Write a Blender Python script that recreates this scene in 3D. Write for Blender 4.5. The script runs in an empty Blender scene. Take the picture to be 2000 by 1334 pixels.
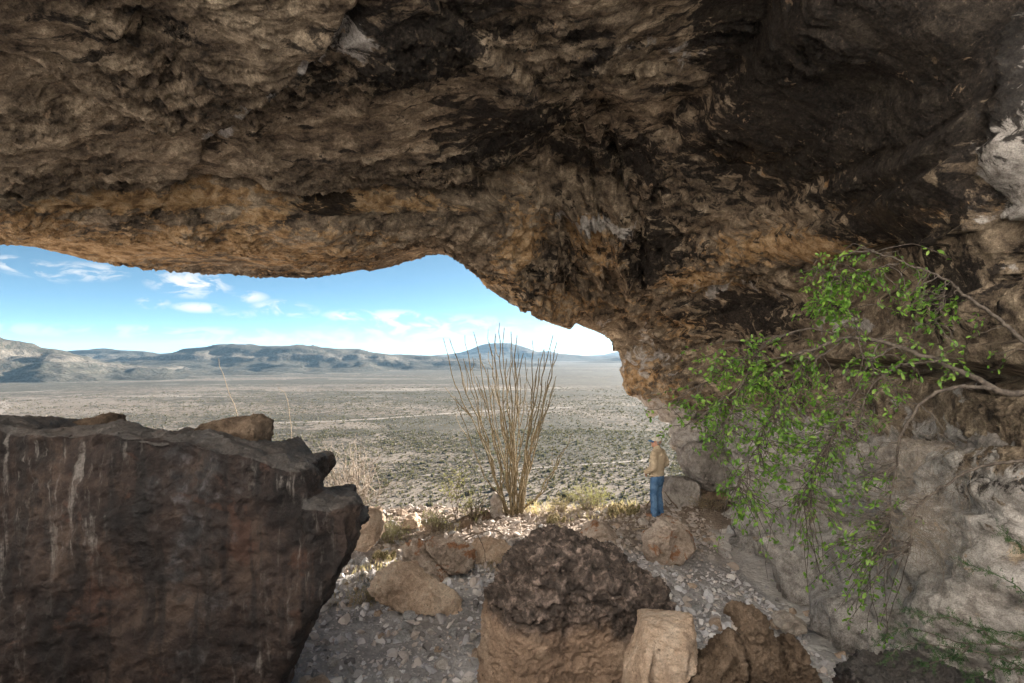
import bpy, bmesh, math, random
import numpy as np
from mathutils import Vector, Matrix, Euler
C = bpy.context.scene
R = math.radians
rng = np.random.default_rng(7)
random.seed(7)

# ------------------------------------------------------------------ camera, sky, sun, exposure
CZ, F, HY = 3.5, 1111.1, 690.0
cam_d = bpy.data.cameras.new('camera')
cam = bpy.data.objects.new('camera', cam_d)
C.collection.objects.link(cam)
cam.location = (0, 0, CZ)
cam.rotation_euler = (R(90), 0, 0)
cam_d.lens = 20
cam_d.sensor_width = 36
cam_d.shift_y = 23 / 2000
cam_d.clip_start = 0.05
cam_d.clip_end = 60000
C.camera = cam

SUN_AZ, SUN_EL = 43.0, 15.0         # degrees right of straight ahead, above the horizon
sd = Vector((math.sin(R(SUN_AZ)) * math.cos(R(SUN_EL)), math.cos(R(SUN_AZ)) * math.cos(R(SUN_EL)), math.sin(R(SUN_EL))))
sun_d = bpy.data.lights.new('sun', 'SUN')
sun_d.energy = 5.0
sun_d.angle = R(0.5)
sun_d.color = (1.0, 0.91, 0.80)
sun = bpy.data.objects.new('sun', sun_d)
C.collection.objects.link(sun)
sun.rotation_euler = sd.to_track_quat('Z', 'Y').to_euler()
sun.location = (30, 25, 30)

W = bpy.data.worlds.new('World')
C.world = W
W.use_nodes = True
SKY_STRENGTH = 0.05
EXPOSURE = 2.72


def build_world():
    nt = W.node_tree
    nt.nodes.clear()
    N, L = nt.nodes.new, nt.links.new

    def math_(op, a, b=None, c=None, clamp=False):
        n = N('ShaderNodeMath')
        n.operation = op
        n.use_clamp = clamp
        for i, v in enumerate((a, b, c)):
            if v is None:
                continue
            if isinstance(v, (int, float)):
                n.inputs[i].default_value = v
            else:
                L(v, n.inputs[i])
        return n.outputs[0]
    sky = N('ShaderNodeTexSky')
    sky.sky_type = 'NISHITA'
    sky.sun_disc = False
    sky.sun_elevation = R(SUN_EL)
    sky.sun_rotation = R(SUN_AZ)
    sky.altitude = 2000
    sky.air_density = 0.26
    sky.dust_density = 0.9
    sky.ozone_density = 3.0
    tc = N('ShaderNodeTexCoord')
    sep = N('ShaderNodeSeparateXYZ')
    L(tc.outputs['Generated'], sep.inputs[0])
    x, y, z = sep.outputs
    az = math_('ARCTAN2', x, y)
    com = N('ShaderNodeCombineXYZ')
    L(az, com.inputs[0])
    L(math_('MULTIPLY', z, 2.3), com.inputs[1])
    nz = N('ShaderNodeTexNoise')
    nz.inputs['Scale'].default_value = 21
    nz.inputs['Detail'].default_value = 9
    nz.inputs['Roughness'].default_value = 0.62
    nz.inputs['Distortion'].default_value = 0.6
    L(com.outputs[0], nz.inputs['Vector'])
    nzv = math_('SUBTRACT', nz.outputs['Fac'], 0.5)
    clouds = [(372, 555, 62, 20, 1.0), (60, 524, 50, 13, .8), (170, 531, 62, 14, .8), (300, 592, 26, 9, .7), (388, 601, 42, 8, .85),
              (486, 580, 30, 9, .8), (548, 601, 44, 12, .85), (585, 607, 30, 10, .7), (688, 617, 42, 10, .95), (775, 622, 60, 13, .9),
              (850, 640, 150, 20, .8), (470, 613, 30, 6, .5), (20, 515, 30, 12, .8), (120, 543, 24, 8, .6), (960, 655, 160, 22, .7),
              (300, 648, 300, 10, .45), (620, 662, 240, 12, .5)]
    tot = None
    for (px, py, rx, ry, a) in clouds:
        tx, ty = (px - 1000) / F, (HY - py) / F
        a0 = math.atan(tx)
        cs = 1 / math.sqrt(1 + tx * tx + ty * ty)
        e0 = ty * cs
        ra, re = rx / F * math.cos(a0) ** 2 * 1.5, ry / F * cs * 1.5
        dx = math_('MULTIPLY', math_('SUBTRACT', az, a0), 1 / ra)
        dy = math_('MULTIPLY', math_('SUBTRACT', z, e0), 1 / re)
        r2 = math_('ADD', math_('MULTIPLY', dx, dx), math_('MULTIPLY', dy, dy))
        m = math_('MULTIPLY', math_('SUBTRACT', 1.0, r2, clamp=True), a)
        tot = m if tot is None else math_('MAXIMUM', tot, m)
    # the same kind of thin cloud all round the sky
    com2 = N('ShaderNodeCombineXYZ')
    L(x, com2.inputs[0]); L(y, com2.inputs[1]); L(math_('MULTIPLY', z, 5.0), com2.inputs[2])
    nb = N('ShaderNodeTexNoise')
    nb.inputs['Scale'].default_value = 2.6
    nb.inputs['Detail'].default_value = 8
    nb.inputs['Roughness'].default_value = 0.6
    L(com2.outputs[0], nb.inputs['Vector'])
    gen = math_('MULTIPLY', math_('SUBTRACT', nb.outputs['Fac'], 0.64, clamp=True), 1.6, clamp=True)
    cl = math_('ADD', math_('MULTIPLY', tot, math_('ADD', math_('MULTIPLY', nzv, 8.5), 0.42, clamp=True)), gen, clamp=True)
    cl = math_('MULTIPLY', cl, 0.85)
    bg = N('ShaderNodeBackground')
    bg.inputs['Strength'].default_value = SKY_STRENGTH
    tint = N('ShaderNodeMix')
    tint.data_type = 'RGBA'
    tint.blend_type = 'MULTIPLY'
    tint.inputs['Factor'].default_value = 1
    L(sky.outputs[0], tint.inputs['A'])
    tint.inputs['B'].default_value = (.98, 1.06, .72, 1)
    L(tint.outputs['Result'], bg.inputs['Color'])
    bg2 = N('ShaderNodeBackground')
    bg2.inputs['Color'].default_value = (1.0, 0.93, 0.86, 1)
    bg2.inputs['Strength'].default_value = 0.20
    mx = N('ShaderNodeMixShader')
    L(cl, mx.inputs[0]); L(bg.outputs[0], mx.inputs[1]); L(bg2.outputs[0], mx.inputs[2])
    out = N('ShaderNodeOutputWorld')
    L(mx.outputs[0], out.inputs[0])


build_world()
C.view_settings.view_transform = 'Standard'
C.view_settings.look = 'None'
C.view_settings.exposure = EXPOSURE
C.view_settings.gamma = 1
C.view_settings.use_curve_mapping = False
C.render.engine = 'CYCLES'
C.cycles.max_bounces = 8
C.cycles.diffuse_bounces = 5
C.cycles.glossy_bounces = 2
C.cycles.transmission_bounces = 4
C.cycles.volume_bounces = 0
C.cycles.use_denoising = True
C.cycles.use_adaptive_sampling = True
C.cycles.adaptive_threshold = 0.015
C.cycles.sample_clamp_indirect = 8
C.cycles.caustics_reflective = False
C.cycles.caustics_refractive = False


# ------------------------------------------------------------------ helpers
def P(px, py, Y):
    return np.array(((px - 1000) / F * Y, Y, CZ + (HY - py) / F * Y))


_G = np.array([[1, 1, 0], [-1, 1, 0], [1, -1, 0], [-1, -1, 0], [1, 0, 1], [-1, 0, 1], [1, 0, -1], [-1, 0, -1],
               [0, 1, 1], [0, -1, 1], [0, 1, -1], [0, -1, -1], [1, 1, 0], [-1, 1, 0], [0, -1, 1], [0, -1, -1]], dtype=np.float32)


def noise(p, seed=0):
    p = np.asarray(p, dtype=np.float32)
    i0 = np.floor(p).astype(np.int64)
    f = p - i0
    w = f * f * f * (f * (f * 6 - 15) + 10)
    i0 = i0.astype(np.uint32)
    out = 0
    for dx in (0, 1):
        hx = (i0[:, 0] + np.uint32(dx)) * np.uint32(374761393)
        wx = w[:, 0] if dx else 1 - w[:, 0]
        for dy in (0, 1):
            hy = hx + (i0[:, 1] + np.uint32(dy)) * np.uint32(668265263)
            wy = wx * (w[:, 1] if dy else 1 - w[:, 1])
            for dz in (0, 1):
                h = hy + (i0[:, 2] + np.uint32(dz)) * np.uint32(2246822519) + np.uint32((seed * 3266489917) & 0xffffffff)
                h = (h ^ (h >> np.uint32(15))) * np.uint32(2654435761)
                h = (h ^ (h >> np.uint32(13))) * np.uint32(1274126177)
                h = h ^ (h >> np.uint32(16))
                g = _G[h & np.uint32(15)]
                d = g[:, 0] * (f[:, 0] - dx) + g[:, 1] * (f[:, 1] - dy) + g[:, 2] * (f[:, 2] - dz)
                out = out + d * wy * (w[:, 2] if dz else 1 - w[:, 2])
    return out


_ROT = np.array([[0.00, 0.80, 0.60], [-0.80, 0.36, -0.48], [-0.60, -0.48, 0.64]], dtype=np.float32)


def fbm(p, octv=4, gain=0.5, lac=2.03, seed=0, ridged=False):
    p = np.asarray(p, dtype=np.float32)
    a, s, tot = 1.0, 0, 0
    for k in range(octv):
        n = noise(p, seed + k)
        if ridged:
            n = 1 - 2 * np.abs(n) * 1.4
        s = s + a * n
        tot += a
        a *= gain
        p = (p @ _ROT) * np.float32(lac) + np.float32(17.3)
    return s / tot


def sstep(a, b, x):
    t = np.clip((x - a) / (b - a), 0, 1)
    return t * t * (3 - 2 * t)


def mesh_np(name, V, faces, smooth=True, mat=None):
    """V (n,3); faces (m,3) or (m,4)"""
    V = np.asarray(V, dtype=np.float32)
    faces = np.asarray(faces, dtype=np.int32)
    me = bpy.data.meshes.new(name)
    me.vertices.add(len(V))
    me.vertices.foreach_set('co', V.ravel())
    m, k = faces.shape
    me.loops.add(m * k)
    me.loops.foreach_set('vertex_index', faces.ravel())
    me.polygons.add(m)
    me.polygons.foreach_set('loop_start', np.arange(0, m * k, k, dtype=np.int32))
    me.polygons.foreach_set('loop_total', np.full(m, k, dtype=np.int32))
    me.polygons.foreach_set('use_smooth', np.full(m, smooth, dtype=bool))
    me.update(calc_edges=True)
    if mat:
        me.materials.append(mat)
    return me


def add_attr(me, name, vals):
    a = me.attributes.new(name, 'FLOAT', 'POINT')
    a.data.foreach_set('value', np.asarray(vals, dtype=np.float32).ravel())


def link(name, me, parent=None, label=None, cat=None, group=None, kind=None, loc=None):
    o = bpy.data.objects.new(name, me)
    C.collection.objects.link(o)
    if parent is not None:
        o.parent = parent
    if loc is not None:
        o.location = loc
    if label:
        o['label'] = label
    if cat:
        o['category'] = cat
    if group:
        o['group'] = group
    if kind:
        o['kind'] = kind
    return o


def empty(name, loc, label, cat, group=None, rotz=0):
    o = link(name, None, None, label, cat, group)
    o.location = loc
    o.rotation_euler = (0, 0, rotz)
    o.empty_display_size = 0.1
    return o


class MB:
    """collects quads"""

    def __init__(self):
        self.V, self.Q, self.n = [], [], 0

    def add(self, V, Q):
        self.V.append(np.asarray(V, dtype=np.float32))
        self.Q.append(np.asarray(Q, dtype=np.int32) + self.n)
        self.n += len(V)

    def tube(self, pts, rad, k=5):
        pts = np.asarray(pts, dtype=np.float64)
        n = len(pts)
        rad = np.broadcast_to(np.asarray(rad, dtype=np.float64), (n,)) if np.ndim(rad) else np.full(n, rad)
        t = np.gradient(pts, axis=0)
        t /= np.linalg.norm(t, axis=1, keepdims=True) + 1e-9
        ref = np.array([0.31, 0.87, 0.38])
        a = np.cross(t, ref)
        a /= np.linalg.norm(a, axis=1, keepdims=True) + 1e-9
        b = np.cross(t, a)
        ang = np.arange(k) / k * 2 * math.pi
        ring = pts[:, None, :] + rad[:, None, None] * (np.cos(ang)[None, :, None] * a[:, None, :] + np.sin(ang)[None, :, None] * b[:, None, :])
        V = ring.reshape(-1, 3)
        i, j = np.meshgrid(np.arange(n - 1), np.arange(k), indexing='ij')
        j2 = (j + 1) % k
        Q = np.stack([i * k + j, i * k + j2, (i + 1) * k + j2, (i + 1) * k + j], -1).reshape(-1, 4)
        self.add(V, Q)

    def mesh(self, name, mat, smooth=True, origin=None):
        V = np.concatenate(self.V)
        if origin is not None:
            V = V - np.asarray(origin)
        return mesh_np(name, V, np.concatenate(self.Q), smooth, mat)


def spline(pts, n):
    """Catmull-Rom through 3D points -> n samples"""
    pts = np.asarray(pts, dtype=np.float64)
    d = np.concatenate([[0], np.cumsum(np.linalg.norm(np.diff(pts, axis=0), axis=1) + 1e-6)])
    return pchip(d, pts, np.linspace(0, d[-1], n), soft=True)


def pchip(x, y, xq, soft=False):
    """cubic Hermite through y (along axis 0); monotone unless soft"""
    x = np.asarray(x, float)
    h = np.diff(x)
    sh = (-1,) + (1,) * (y.ndim - 1)
    dl = np.diff(y, axis=0) / h.reshape(sh)
    m = np.zeros_like(y)
    if len(x) > 2:
        w1 = (2 * h[1:] + h[:-1]).reshape(sh)
        w2 = (h[1:] + 2 * h[:-1]).reshape(sh)
        if soft:
            m[1:-1] = (dl[:-1] * h[1:].reshape(sh) + dl[1:] * h[:-1].reshape(sh)) / (h[1:] + h[:-1]).reshape(sh)
        else:
            with np.errstate(divide='ignore', invalid='ignore'):
                hm = (w1 + w2) / (w1 / dl[:-1] + w2 / dl[1:])
            m[1:-1] = np.where(dl[:-1] * dl[1:] > 0, hm, 0)
    m[0], m[-1] = dl[0], dl[-1]
    k = np.clip(np.searchsorted(x, xq, side='right') - 1, 0, len(x) - 2)
    t = ((xq - x[k]) / h[k]).reshape(sh)
    hk = h[k].reshape(sh)
    return ((2 * t ** 3 - 3 * t ** 2 + 1) * y[k] + (t ** 3 - 2 * t ** 2 + t) * hk * m[k] + (-2 * t ** 3 + 3 * t ** 2) * y[k + 1] + (t ** 3 - t ** 2) * hk * m[k + 1])


# ------------------------------------------------------------------ material helper
class Mat:
    def __init__(self, name, rough=0.9, spec=0.25):
        self.m = bpy.data.materials.new(name)
        self.m.use_nodes = True
        self.nt = self.m.node_tree
        self.bsdf = next(n for n in self.nt.nodes if n.type == 'BSDF_PRINCIPLED')
        self.bsdf.inputs['Roughness'].default_value = rough
        self.bsdf.inputs['Specular IOR Level'].default_value = spec
        self._tc = None

    def N(self, t):
        return self.nt.nodes.new(t)

    def L(self, a, b):
        self.nt.links.new(a, b)

    def _set(self, sock, v):
        if hasattr(v, 'is_output'):
            self.L(v, sock)
        else:
            sock.default_value = v

    def co(self, scale=(1, 1, 1), kind='Object', rot=(0, 0, 0)):
        if kind == 'World':
            g = self.N('ShaderNodeNewGeometry')
            s = g.outputs['Position']
        else:
            g = self.N('ShaderNodeTexCoord')
            s = g.outputs[kind]
        mp = self.N('ShaderNodeMapping')
        mp.inputs['Scale'].default_value = scale
        mp.inputs['Rotation'].default_value = rot
        self.L(s, mp.inputs['Vector'])
        return mp.outputs[0]

    def noise(self, vec, scale=1, detail=6, rough=0.55, dist=0.0):
        n = self.N('ShaderNodeTexNoise')
        n.inputs['Scale'].default_value = scale
        n.inputs['Detail'].default_value = detail
        n.inputs['Roughness'].default_value = rough
        n.inputs['Distortion'].default_value = dist
        self.L(vec, n.inputs['Vector'])
        return n.outputs['Fac']

    def voro(self, vec, scale=1, feature='F1'):
        n = self.N('ShaderNodeTexVoronoi')
        n.feature = feature
        n.inputs['Scale'].default_value = scale
        self.L(vec, n.inputs['Vector'])
        return n.outputs['Distance']

    def ramp(self, fac, stops, interp='LINEAR'):
        r = self.N('ShaderNodeValToRGB')
        r.color_ramp.interpolation = interp
        els = r.color_ramp.elements
        while len(els) < len(stops):
            els.new(0.5)
        for e, (p, c) in zip(els, stops):
            e.position = p
            e.color = (*c, 1) if len(c) == 3 else c
        self._set(r.inputs['Fac'], fac)
        return r.outputs['Color']

    def step(self, fac, lo, hi):
        r = self.N('ShaderNodeMapRange')
        r.interpolation_type = 'SMOOTHSTEP'
        self._set(r.inputs['Value'], fac)
        r.inputs['From Min'].default_value = lo
        r.inputs['From Max'].default_value = hi
        return r.outputs['Result']

    def mix(self, f, a, b, mode='MIX'):
        n = self.N('ShaderNodeMix')
        n.data_type = 'RGBA'
        n.blend_type = mode
        self._set(n.inputs['Factor'], f)
        for s, v in (('A', a), ('B', b)):
            if isinstance(v, tuple) and len(v) == 3:
                v = (*v, 1)
            self._set(n.inputs[s], v)
        return n.outputs['Result']

    def math(self, op, a, b=0.0, clamp=False):
        n = self.N('ShaderNodeMath')
        n.operation = op
        n.use_clamp = clamp
        self._set(n.inputs[0], a)
        self._set(n.inputs[1], b)
        return n.outputs[0]

    def attr(self, name):
        n = self.N('ShaderNodeAttribute')
        n.attribute_name = name
        return n.outputs['Fac']

    def color(self, c):
        self._set(self.bsdf.inputs['Base Color'], (*c, 1) if isinstance(c, tuple) and len(c) == 3 else c)

    def bump(self, h, dist=0.02, strength=1.0):
        b = self.N('ShaderNodeBump')
        b.inputs['Distance'].default_value = dist
        b.inputs['Strength'].default_value = strength
        prev = self.bsdf.inputs['Normal']
        if prev.is_linked:
            self.L(prev.links[0].from_socket, b.inputs['Normal'])
        self.L(h, b.inputs['Height'])
        self.L(b.outputs[0], prev)


def simple_mat(name, c1, c2, scale=8, rough=0.85, bump=0.0, bscale=40, kind='Object', spec=0.25):
    m = Mat(name, rough, spec)
    v = m.co(kind=kind)
    m.color(m.mix(m.step(m.noise(v, scale, 5), 0.35, 0.65), c1, c2))
    if bump:
        m.bump(m.noise(v, bscale, 5), bump)
    return m.m


def rock_mat(name, dark, mid, light, scale=2.0, dusty=None, gloss=.92, spec=.2, crust=None, crust_lo=0.2, crust_hi=0.85, bump=0.03, patch=None, flecks=0.0, streaks=None, speck=None):
    """natural stone: three tones broken by noise, optional crust (from the mesh's 'crust' attribute), patches, pale flecks"""
    m = Mat(name, gloss, spec)
    v = m.co(kind='World')
    n1 = m.noise(v, scale, 9, 0.62, 0.4)
    n2 = m.noise(v, scale * 6, 7, 0.6)
    col = m.ramp(m.math('ADD', m.math('MULTIPLY', n1, 0.65), m.math('MULTIPLY', n2, 0.35)), [(0.38, dark), (0.5, mid), (0.61, light)])
    if patch:
        col = m.mix(m.step(m.noise(v, scale * 1.3, 8, 0.65, 0.8), 0.56, 0.62), col, patch)
    if crust:
        a = m.math('ADD', m.attr('crust'), m.math('MULTIPLY', m.math('SUBTRACT', m.noise(v, scale * 3, 8, 0.65), 0.5), 0.9))
        cc = m.ramp(m.noise(v, scale * 5, 8, 0.65, 0.5), [(0.38, crust), (0.52, tuple(min(1, q * 2.4) for q in crust)), (0.60, tuple(min(.5, q * 5.5) for q in crust)), (0.68, tuple(min(.5, q * 9) for q in crust))])  # palest stops paint skylight glints on the crust ridges
        col = m.mix(m.step(a, crust_lo, crust_hi), col, cc)
    if streaks:
        vs = m.co((5.0, 3.0, 0.45), kind='World')
        s1 = m.step(m.noise(vs, 2.6, 9, 0.68, 0.5), 0.53, 0.66)
        s2 = m.step(m.noise(v, 0.8, 7, 0.62), 0.43, 0.60)
        s3 = m.step(m.noise(v, 11, 7, 0.7), 0.36, 0.56)
        col = m.mix(m.math('MULTIPLY', m.step(m.noise(vs, 1.7, 7, .6, .3), .5, .62), .7), col, (.016, .014, .014))
        col = m.mix(m.math('MULTIPLY', m.math('MULTIPLY', m.math('MULTIPLY', s1, s2), s3), 0.75), col, streaks)
    if dusty:  # paler up-facing tops: weathering and sky light put into the colour
        col = m.mix(m.math('MULTIPLY', m.step(m.math('ADD', m.attr('dust'), m.math('MULTIPLY', m.math('SUBTRACT', m.noise(v, 5, 8, .68), .5), 1.0)), .45, .85), .55), col, dusty)
    if flecks:
        col = m.mix(m.math('MULTIPLY', m.step(m.noise(v, scale * 14, 4, 0.6), 0.62, 0.68), flecks), col, light)
    if speck:
        col = m.mix(m.math('MULTIPLY', m.step(m.noise(v, scale * 17, 5, 0.6), 0.60, 0.68), 0.7), col, speck)
    gr = m.ramp(m.noise(v, 65, 5, .75), [(.36, (.80, .80, .80)), (.64, (1.2, 1.2, 1.2))])
    col = m.mix(1.0, col, gr, 'MULTIPLY')
    m.color(col)
    m.bump(m.noise(v, scale * 4, 10, 0.70, 0.3), bump * 4, 0.9)
    m.bump(m.noise(v, scale * 22, 8, 0.7), bump * 0.9, 0.9)
    return m.m


# ------------------------------------------------------------------ the ground
def valley(x, y):
    p = np.stack([x, y, np.zeros_like(x)], -1)
    r = np.hypot(x, y)
    return -36.5 - 5.0 * sstep(250, 1400, r) + 0.9 * fbm(p / 90, 4, seed=5) + 0.14 * fbm(p / 4.5, 3, seed=9)


def edge_y(x):
    return 12.9 - 1.3 * sstep(-1.0, -3.5, x) + 0.25 * np.sin(x * 1.7)


def ground_base(x, y):
    """cave floor, its rise towards the camera, the dust apron at the wall foot and the slope down to the valley"""
    x = np.asarray(x, float)
    y = np.asarray(y, float)
    z = 2.0 * sstep(5.6, 1.6, y) + 0.10 * np.sin(x * .9 + 1) * np.cos(y * .7)
    z = z + 0.55 * np.clip((x - 3.75) / 1.6, 0, 1) ** 1.5 * sstep(12.6, 9, y)
    e = np.clip(y - edge_y(x), 0, None)
    z = z - 0.52 * np.where(e < 1, e * e / 2, e - .5) - 0.05 * e
    return z


def ground_z(x, y):
    x = np.asarray(x, float)
    y = np.asarray(y, float)
    p = np.stack([x, y, np.zeros_like(x)], -1)
    dust = sstep(3.55, 4.1, x + .35 * fbm(p * .9, 3, seed=30)) * sstep(12.5, 10, y)
    rough = 1 - .8 * dust
    z = ground_base(x, y) + 0.10 * fbm(p * 0.8, 4, seed=21) + rough * (0.035 * fbm(p * 4.5, 4, seed=22) + 0.02 * fbm(p * 13, 3, .6, seed=23, ridged=True)) + dust * .02 * fbm(p * 6, 3, seed=25)
    return z


def gz(x, y):
    return float(ground_z(np.array([x]), np.array([y]))[0])


def grid_faces(nu, nv):
    i, j = np.meshgrid(np.arange(nv - 1), np.arange(nu - 1), indexing='ij')
    return np.stack([i * nu + j, i * nu + j + 1, (i + 1) * nu + j + 1, (i + 1) * nu + j], -1).reshape(-1, 4)


def build_ground():
    xs = np.concatenate([np.linspace(-60, -6.2, 60), np.linspace(-6, 7, 420), np.linspace(7.3, 60, 60)])
    ys = np.concatenate([np.linspace(-20, -4.5, 10), np.linspace(-4, 4.4, 40), np.linspace(4.5, 14.5, 340), np.linspace(14.8, 95, 130)])
    X, Y = np.meshgrid(xs, ys)
    x, y = X.ravel(), Y.ravel()
    z = ground_z(x, y)
    far = np.clip((y - 15) / 20, 0, 1)
    p = np.stack([x, y, z], -1)
    z = z + far * .5 * fbm(p * .25, 4, seed=40)
    V = np.stack([x, y, z], -1)
    m = Mat('stony_ground', .95, .15)
    v = m.co(kind='World')
    n1 = m.noise(v, 1.1, 8, .6, .3)
    n2 = m.noise(v, 30, 6, .65)
    cells = m.voro(v, 22)
    cells2 = m.voro(v, 9)
    dirt = m.ramp(n1, [(.35, (.29, .275, .275)), (.55, (.42, .405, .405)), (.7, (.56, .545, .545))])
    stones = m.ramp(m.noise(v, 14, 3), [(.35, (.34, .315, .3)), (.5, (.50, .475, .455)), (.68, (.64, .61, .585))])
    col = m.mix(m.step(m.math('ADD', cells, m.math('MULTIPLY', n2, .25)), .5, .35), dirt, stones)
    dustc = m.ramp(m.noise(v, 3, 8, .65), [(.35, (.44, .415, .395)), (.55, (.56, .53, .505)), (.7, (.64, .61, .58))])
    sep = m.N('ShaderNodeSeparateXYZ')
    m.L(v, sep.inputs[0])
    lipm = m.step(m.math('ADD', sep.outputs['Y'], m.math('MULTIPLY', n1, 2.0)), 10.2, 12.2)
    earth = m.ramp(n2, [(.35, (.19, .14, .10)), (.65, (.31, .24, .18))])
    col = m.mix(m.math('MULTIPLY', lipm, .85), col, earth)
    col = m.mix(m.step(m.math('ADD', m.attr('dust'), m.math('MULTIPLY', m.math('SUBTRACT', n1, .5), .8)), .4, .7), col, dustc)
    m.color(col)
    m.bump(m.math('MULTIPLY', cells, -1.0), .02, .7)
    m.bump(m.math('MULTIPLY', cells2, -1.0), .03, .5)
    m.bump(m.noise(v, 60, 6, .7), .008)
    me = mesh_np('ground', V, grid_faces(len(xs), len(ys)), True, m.m)
    d = sstep(3.55, 4.1, x + .35 * fbm(np.stack([x, y, 0 * x], -1) * .9, 3, seed=30)) * sstep(12.5, 10, y)
    add_attr(me, 'dust', d)
    link('ground', me, label='stony floor of the rock shelter running out to the lip of the slope', kind='structure')


build_ground()


def build_plain():
    th = np.concatenate([np.linspace(R(-180), R(-56), 60), np.linspace(R(-55), R(55), 500), np.linspace(R(56), R(180), 60)])
    r = np.concatenate([np.geomspace(70, 700, 200), np.geomspace(705, 8400, 130)])
    T, RR = np.meshgrid(th, r)
    x, y = (np.sin(T) * RR).ravel(), (np.cos(T) * RR).ravel()
    V = np.stack([x, y, valley(x, y)], -1)
    m = Mat('desert_plain', 1.0, .05)
    v = m.co(kind='World')
    soil = m.ramp(m.noise(v, .012, 8, .6), [(.35, (.15, .125, .105)), (.5, (.185, .157, .132)), (.65, (.22, .19, .162))])
    n = m.noise(v, .55, 4, .6)
    n_far = m.noise(v, .13, 6, .62)
    band = m.noise(m.co((.0016, .0052, 1), kind='World'), 1.0, 6, .55, .4)
    yy = m.N('ShaderNodeSeparateXYZ')
    g = m.N('ShaderNodeNewGeometry')
    m.L(g.outputs['Position'], yy.inputs[0])
    dist = yy.outputs['Y']
    more = m.math('MULTIPLY', m.step(dist, 260, 620), .20)
    dens = m.math('ADD', m.math('ADD', m.math('MULTIPLY', m.math('SUBTRACT', band, .5), 1.2), more), m.math('MULTIPLY', m.math('SUBTRACT', n_far, .5), 1.0))
    veg = m.step(m.math('ADD', n, dens), .50, .66)
    green = m.ramp(m.noise(v, .06, 5), [(.35, (.046, .043, .033)), (.55, (.064, .060, .046)), (.7, (.092, .084, .065))])
    col = m.mix(m.math('MULTIPLY', veg, .9), soil, green)
    wash = m.step(m.noise(m.co((.0011, .010, 1), kind='World'), 1.3, 7, .6, .5), .60, .66)
    col = m.mix(m.math('MULTIPLY', wash, .75), col, (.27, .24, .21))
    m.color(col)
    m.bump(m.math('MULTIPLY', veg, 1.0), .8, .8)
    link('plain', mesh_np('plain', V, grid_faces(len(th), len(r)), True, m.m), kind='structure',
         label='broad pale desert plain dotted with creosote scrub below the shelter')


build_plain()


def ribbon(name, pts, width, label, mat):
    """dirt track lying on the plain; pts are (x, y) in metres"""
    c = spline([(a, b, 0) for a, b in pts], 120)
    t = np.gradient(c, axis=0)
    nrm = np.stack([-t[:, 1], t[:, 0]], -1)
    nrm /= np.linalg.norm(nrm, axis=1, keepdims=True)
    w = width * (1 + .25 * np.sin(np.arange(120) * .7))
    cols = []
    for s in (-.5, -.2, .2, .5):
        q = c[:, :2] + nrm * (w * s)[:, None]
        cols.append(np.stack([q[:, 0], q[:, 1], valley(q[:, 0], q[:, 1]) + .06], -1))
    V = np.stack(cols, 1).reshape(-1, 3)
    link(name, mesh_np(name, V, grid_faces(4, 120), True, mat), label=label, kind='structure')


def on_plain(px, py):
    t = np.linspace(60, 3000, 6000)
    x, y, z = (px - 1000) / F * t, t, CZ + (HY - py) / F * t
    k = np.argmax(z < valley(x, y))
    return x[k], y[k]


track_mat = simple_mat('track_dust', (.20, .17, .145), (.235, .203, .175), .4, kind='World')
ribbon('dirt_track', [on_plain(a, b) for a, b in ((640, 950), (720, 942), (800, 932), (900, 922), (1050, 914), (1200, 904), (1330, 893))], 1.7,
       'thin pale track crossing the near plain behind the ocotillo', track_mat)
ribbon('dirt_track', [on_plain(a, b) for a, b in ((-90, 850), (-10, 812), (12, 795), (30, 781), (95, 776), (170, 770))], 5,
       'pale dirt road climbing the plain at the far left edge', track_mat)
ribbon('wash', [on_plain(a, b) for a, b in ((480, 828), (640, 823), (780, 815), (900, 806), (1010, 800), (1120, 795))], 7,
       'pale dry wash across the dark scrub in the middle of the plain', track_mat)


# ------------------------------------------------------------------ unseen cliff added behind the shelter to bounce sunlight inside
def build_bounce_cliff():
    """runs round the back and the left of the shelter, outside the view"""
    path = spline([(-24, 11, 0), (-17.5, 8.5, 0), (-16, 3.5, 0), (-13.5, -2, 0), (-8, -5.2, 0), (-1, -5.9, 0), (6, -7.2, 0), (11, -12, 0), (15, -40, 0)], 320)
    tg = np.gradient(path, axis=0)
    tg /= np.linalg.norm(tg, axis=1, keepdims=True)
    nrm = np.stack([tg[:, 1], -tg[:, 0]], -1)             # away from the shelter
    t = np.concatenate([np.linspace(0, 1, 70), np.linspace(1.03, 1.6, 16)])
    nu, nv = len(path), len(t)
    T = np.repeat(t, nu)
    px_, py_ = np.tile(path[:, 0], nv), np.tile(path[:, 1], nv)
    nx_, ny_ = np.tile(nrm[:, 0], nv), np.tile(nrm[:, 1], nv)
    p = np.stack([px_, py_, T * 26], -1)
    off = 3.5 * T ** 1.3 + 34 * np.clip(T - 1, 0, None) + 1.8 * fbm(p / 9, 4, seed=600) + .6 * fbm(p / np.array([2.5, 2.5, 1]), 4, seed=610, ridged=True)
    V = np.stack([px_ + nx_ * off, py_ + ny_ * off, -2 + 25 * np.minimum(T, 1) + 3 * np.clip(T - 1, 0, None)], -1)
    m = Mat('bounce_cliff_limestone', .95, .15)
    v = m.co((1, 1, 2.2), kind='World')
    m.color(m.ramp(m.noise(v, .5, 9, .62, .4), [(.34, (.46, .455, .44)), (.5, (.66, .655, .645)), (.66, (.72, .715, .705))]))
    m.bump(m.noise(v, 2, 8, .65), .15)
    link('cliff', mesh_np('cliff', V, grid_faces(nu, nv), True, m.m), kind='structure', label='unseen pale limestone cliff added behind the rock shelter to bounce sunlight inside')


build_bounce_cliff()


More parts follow.
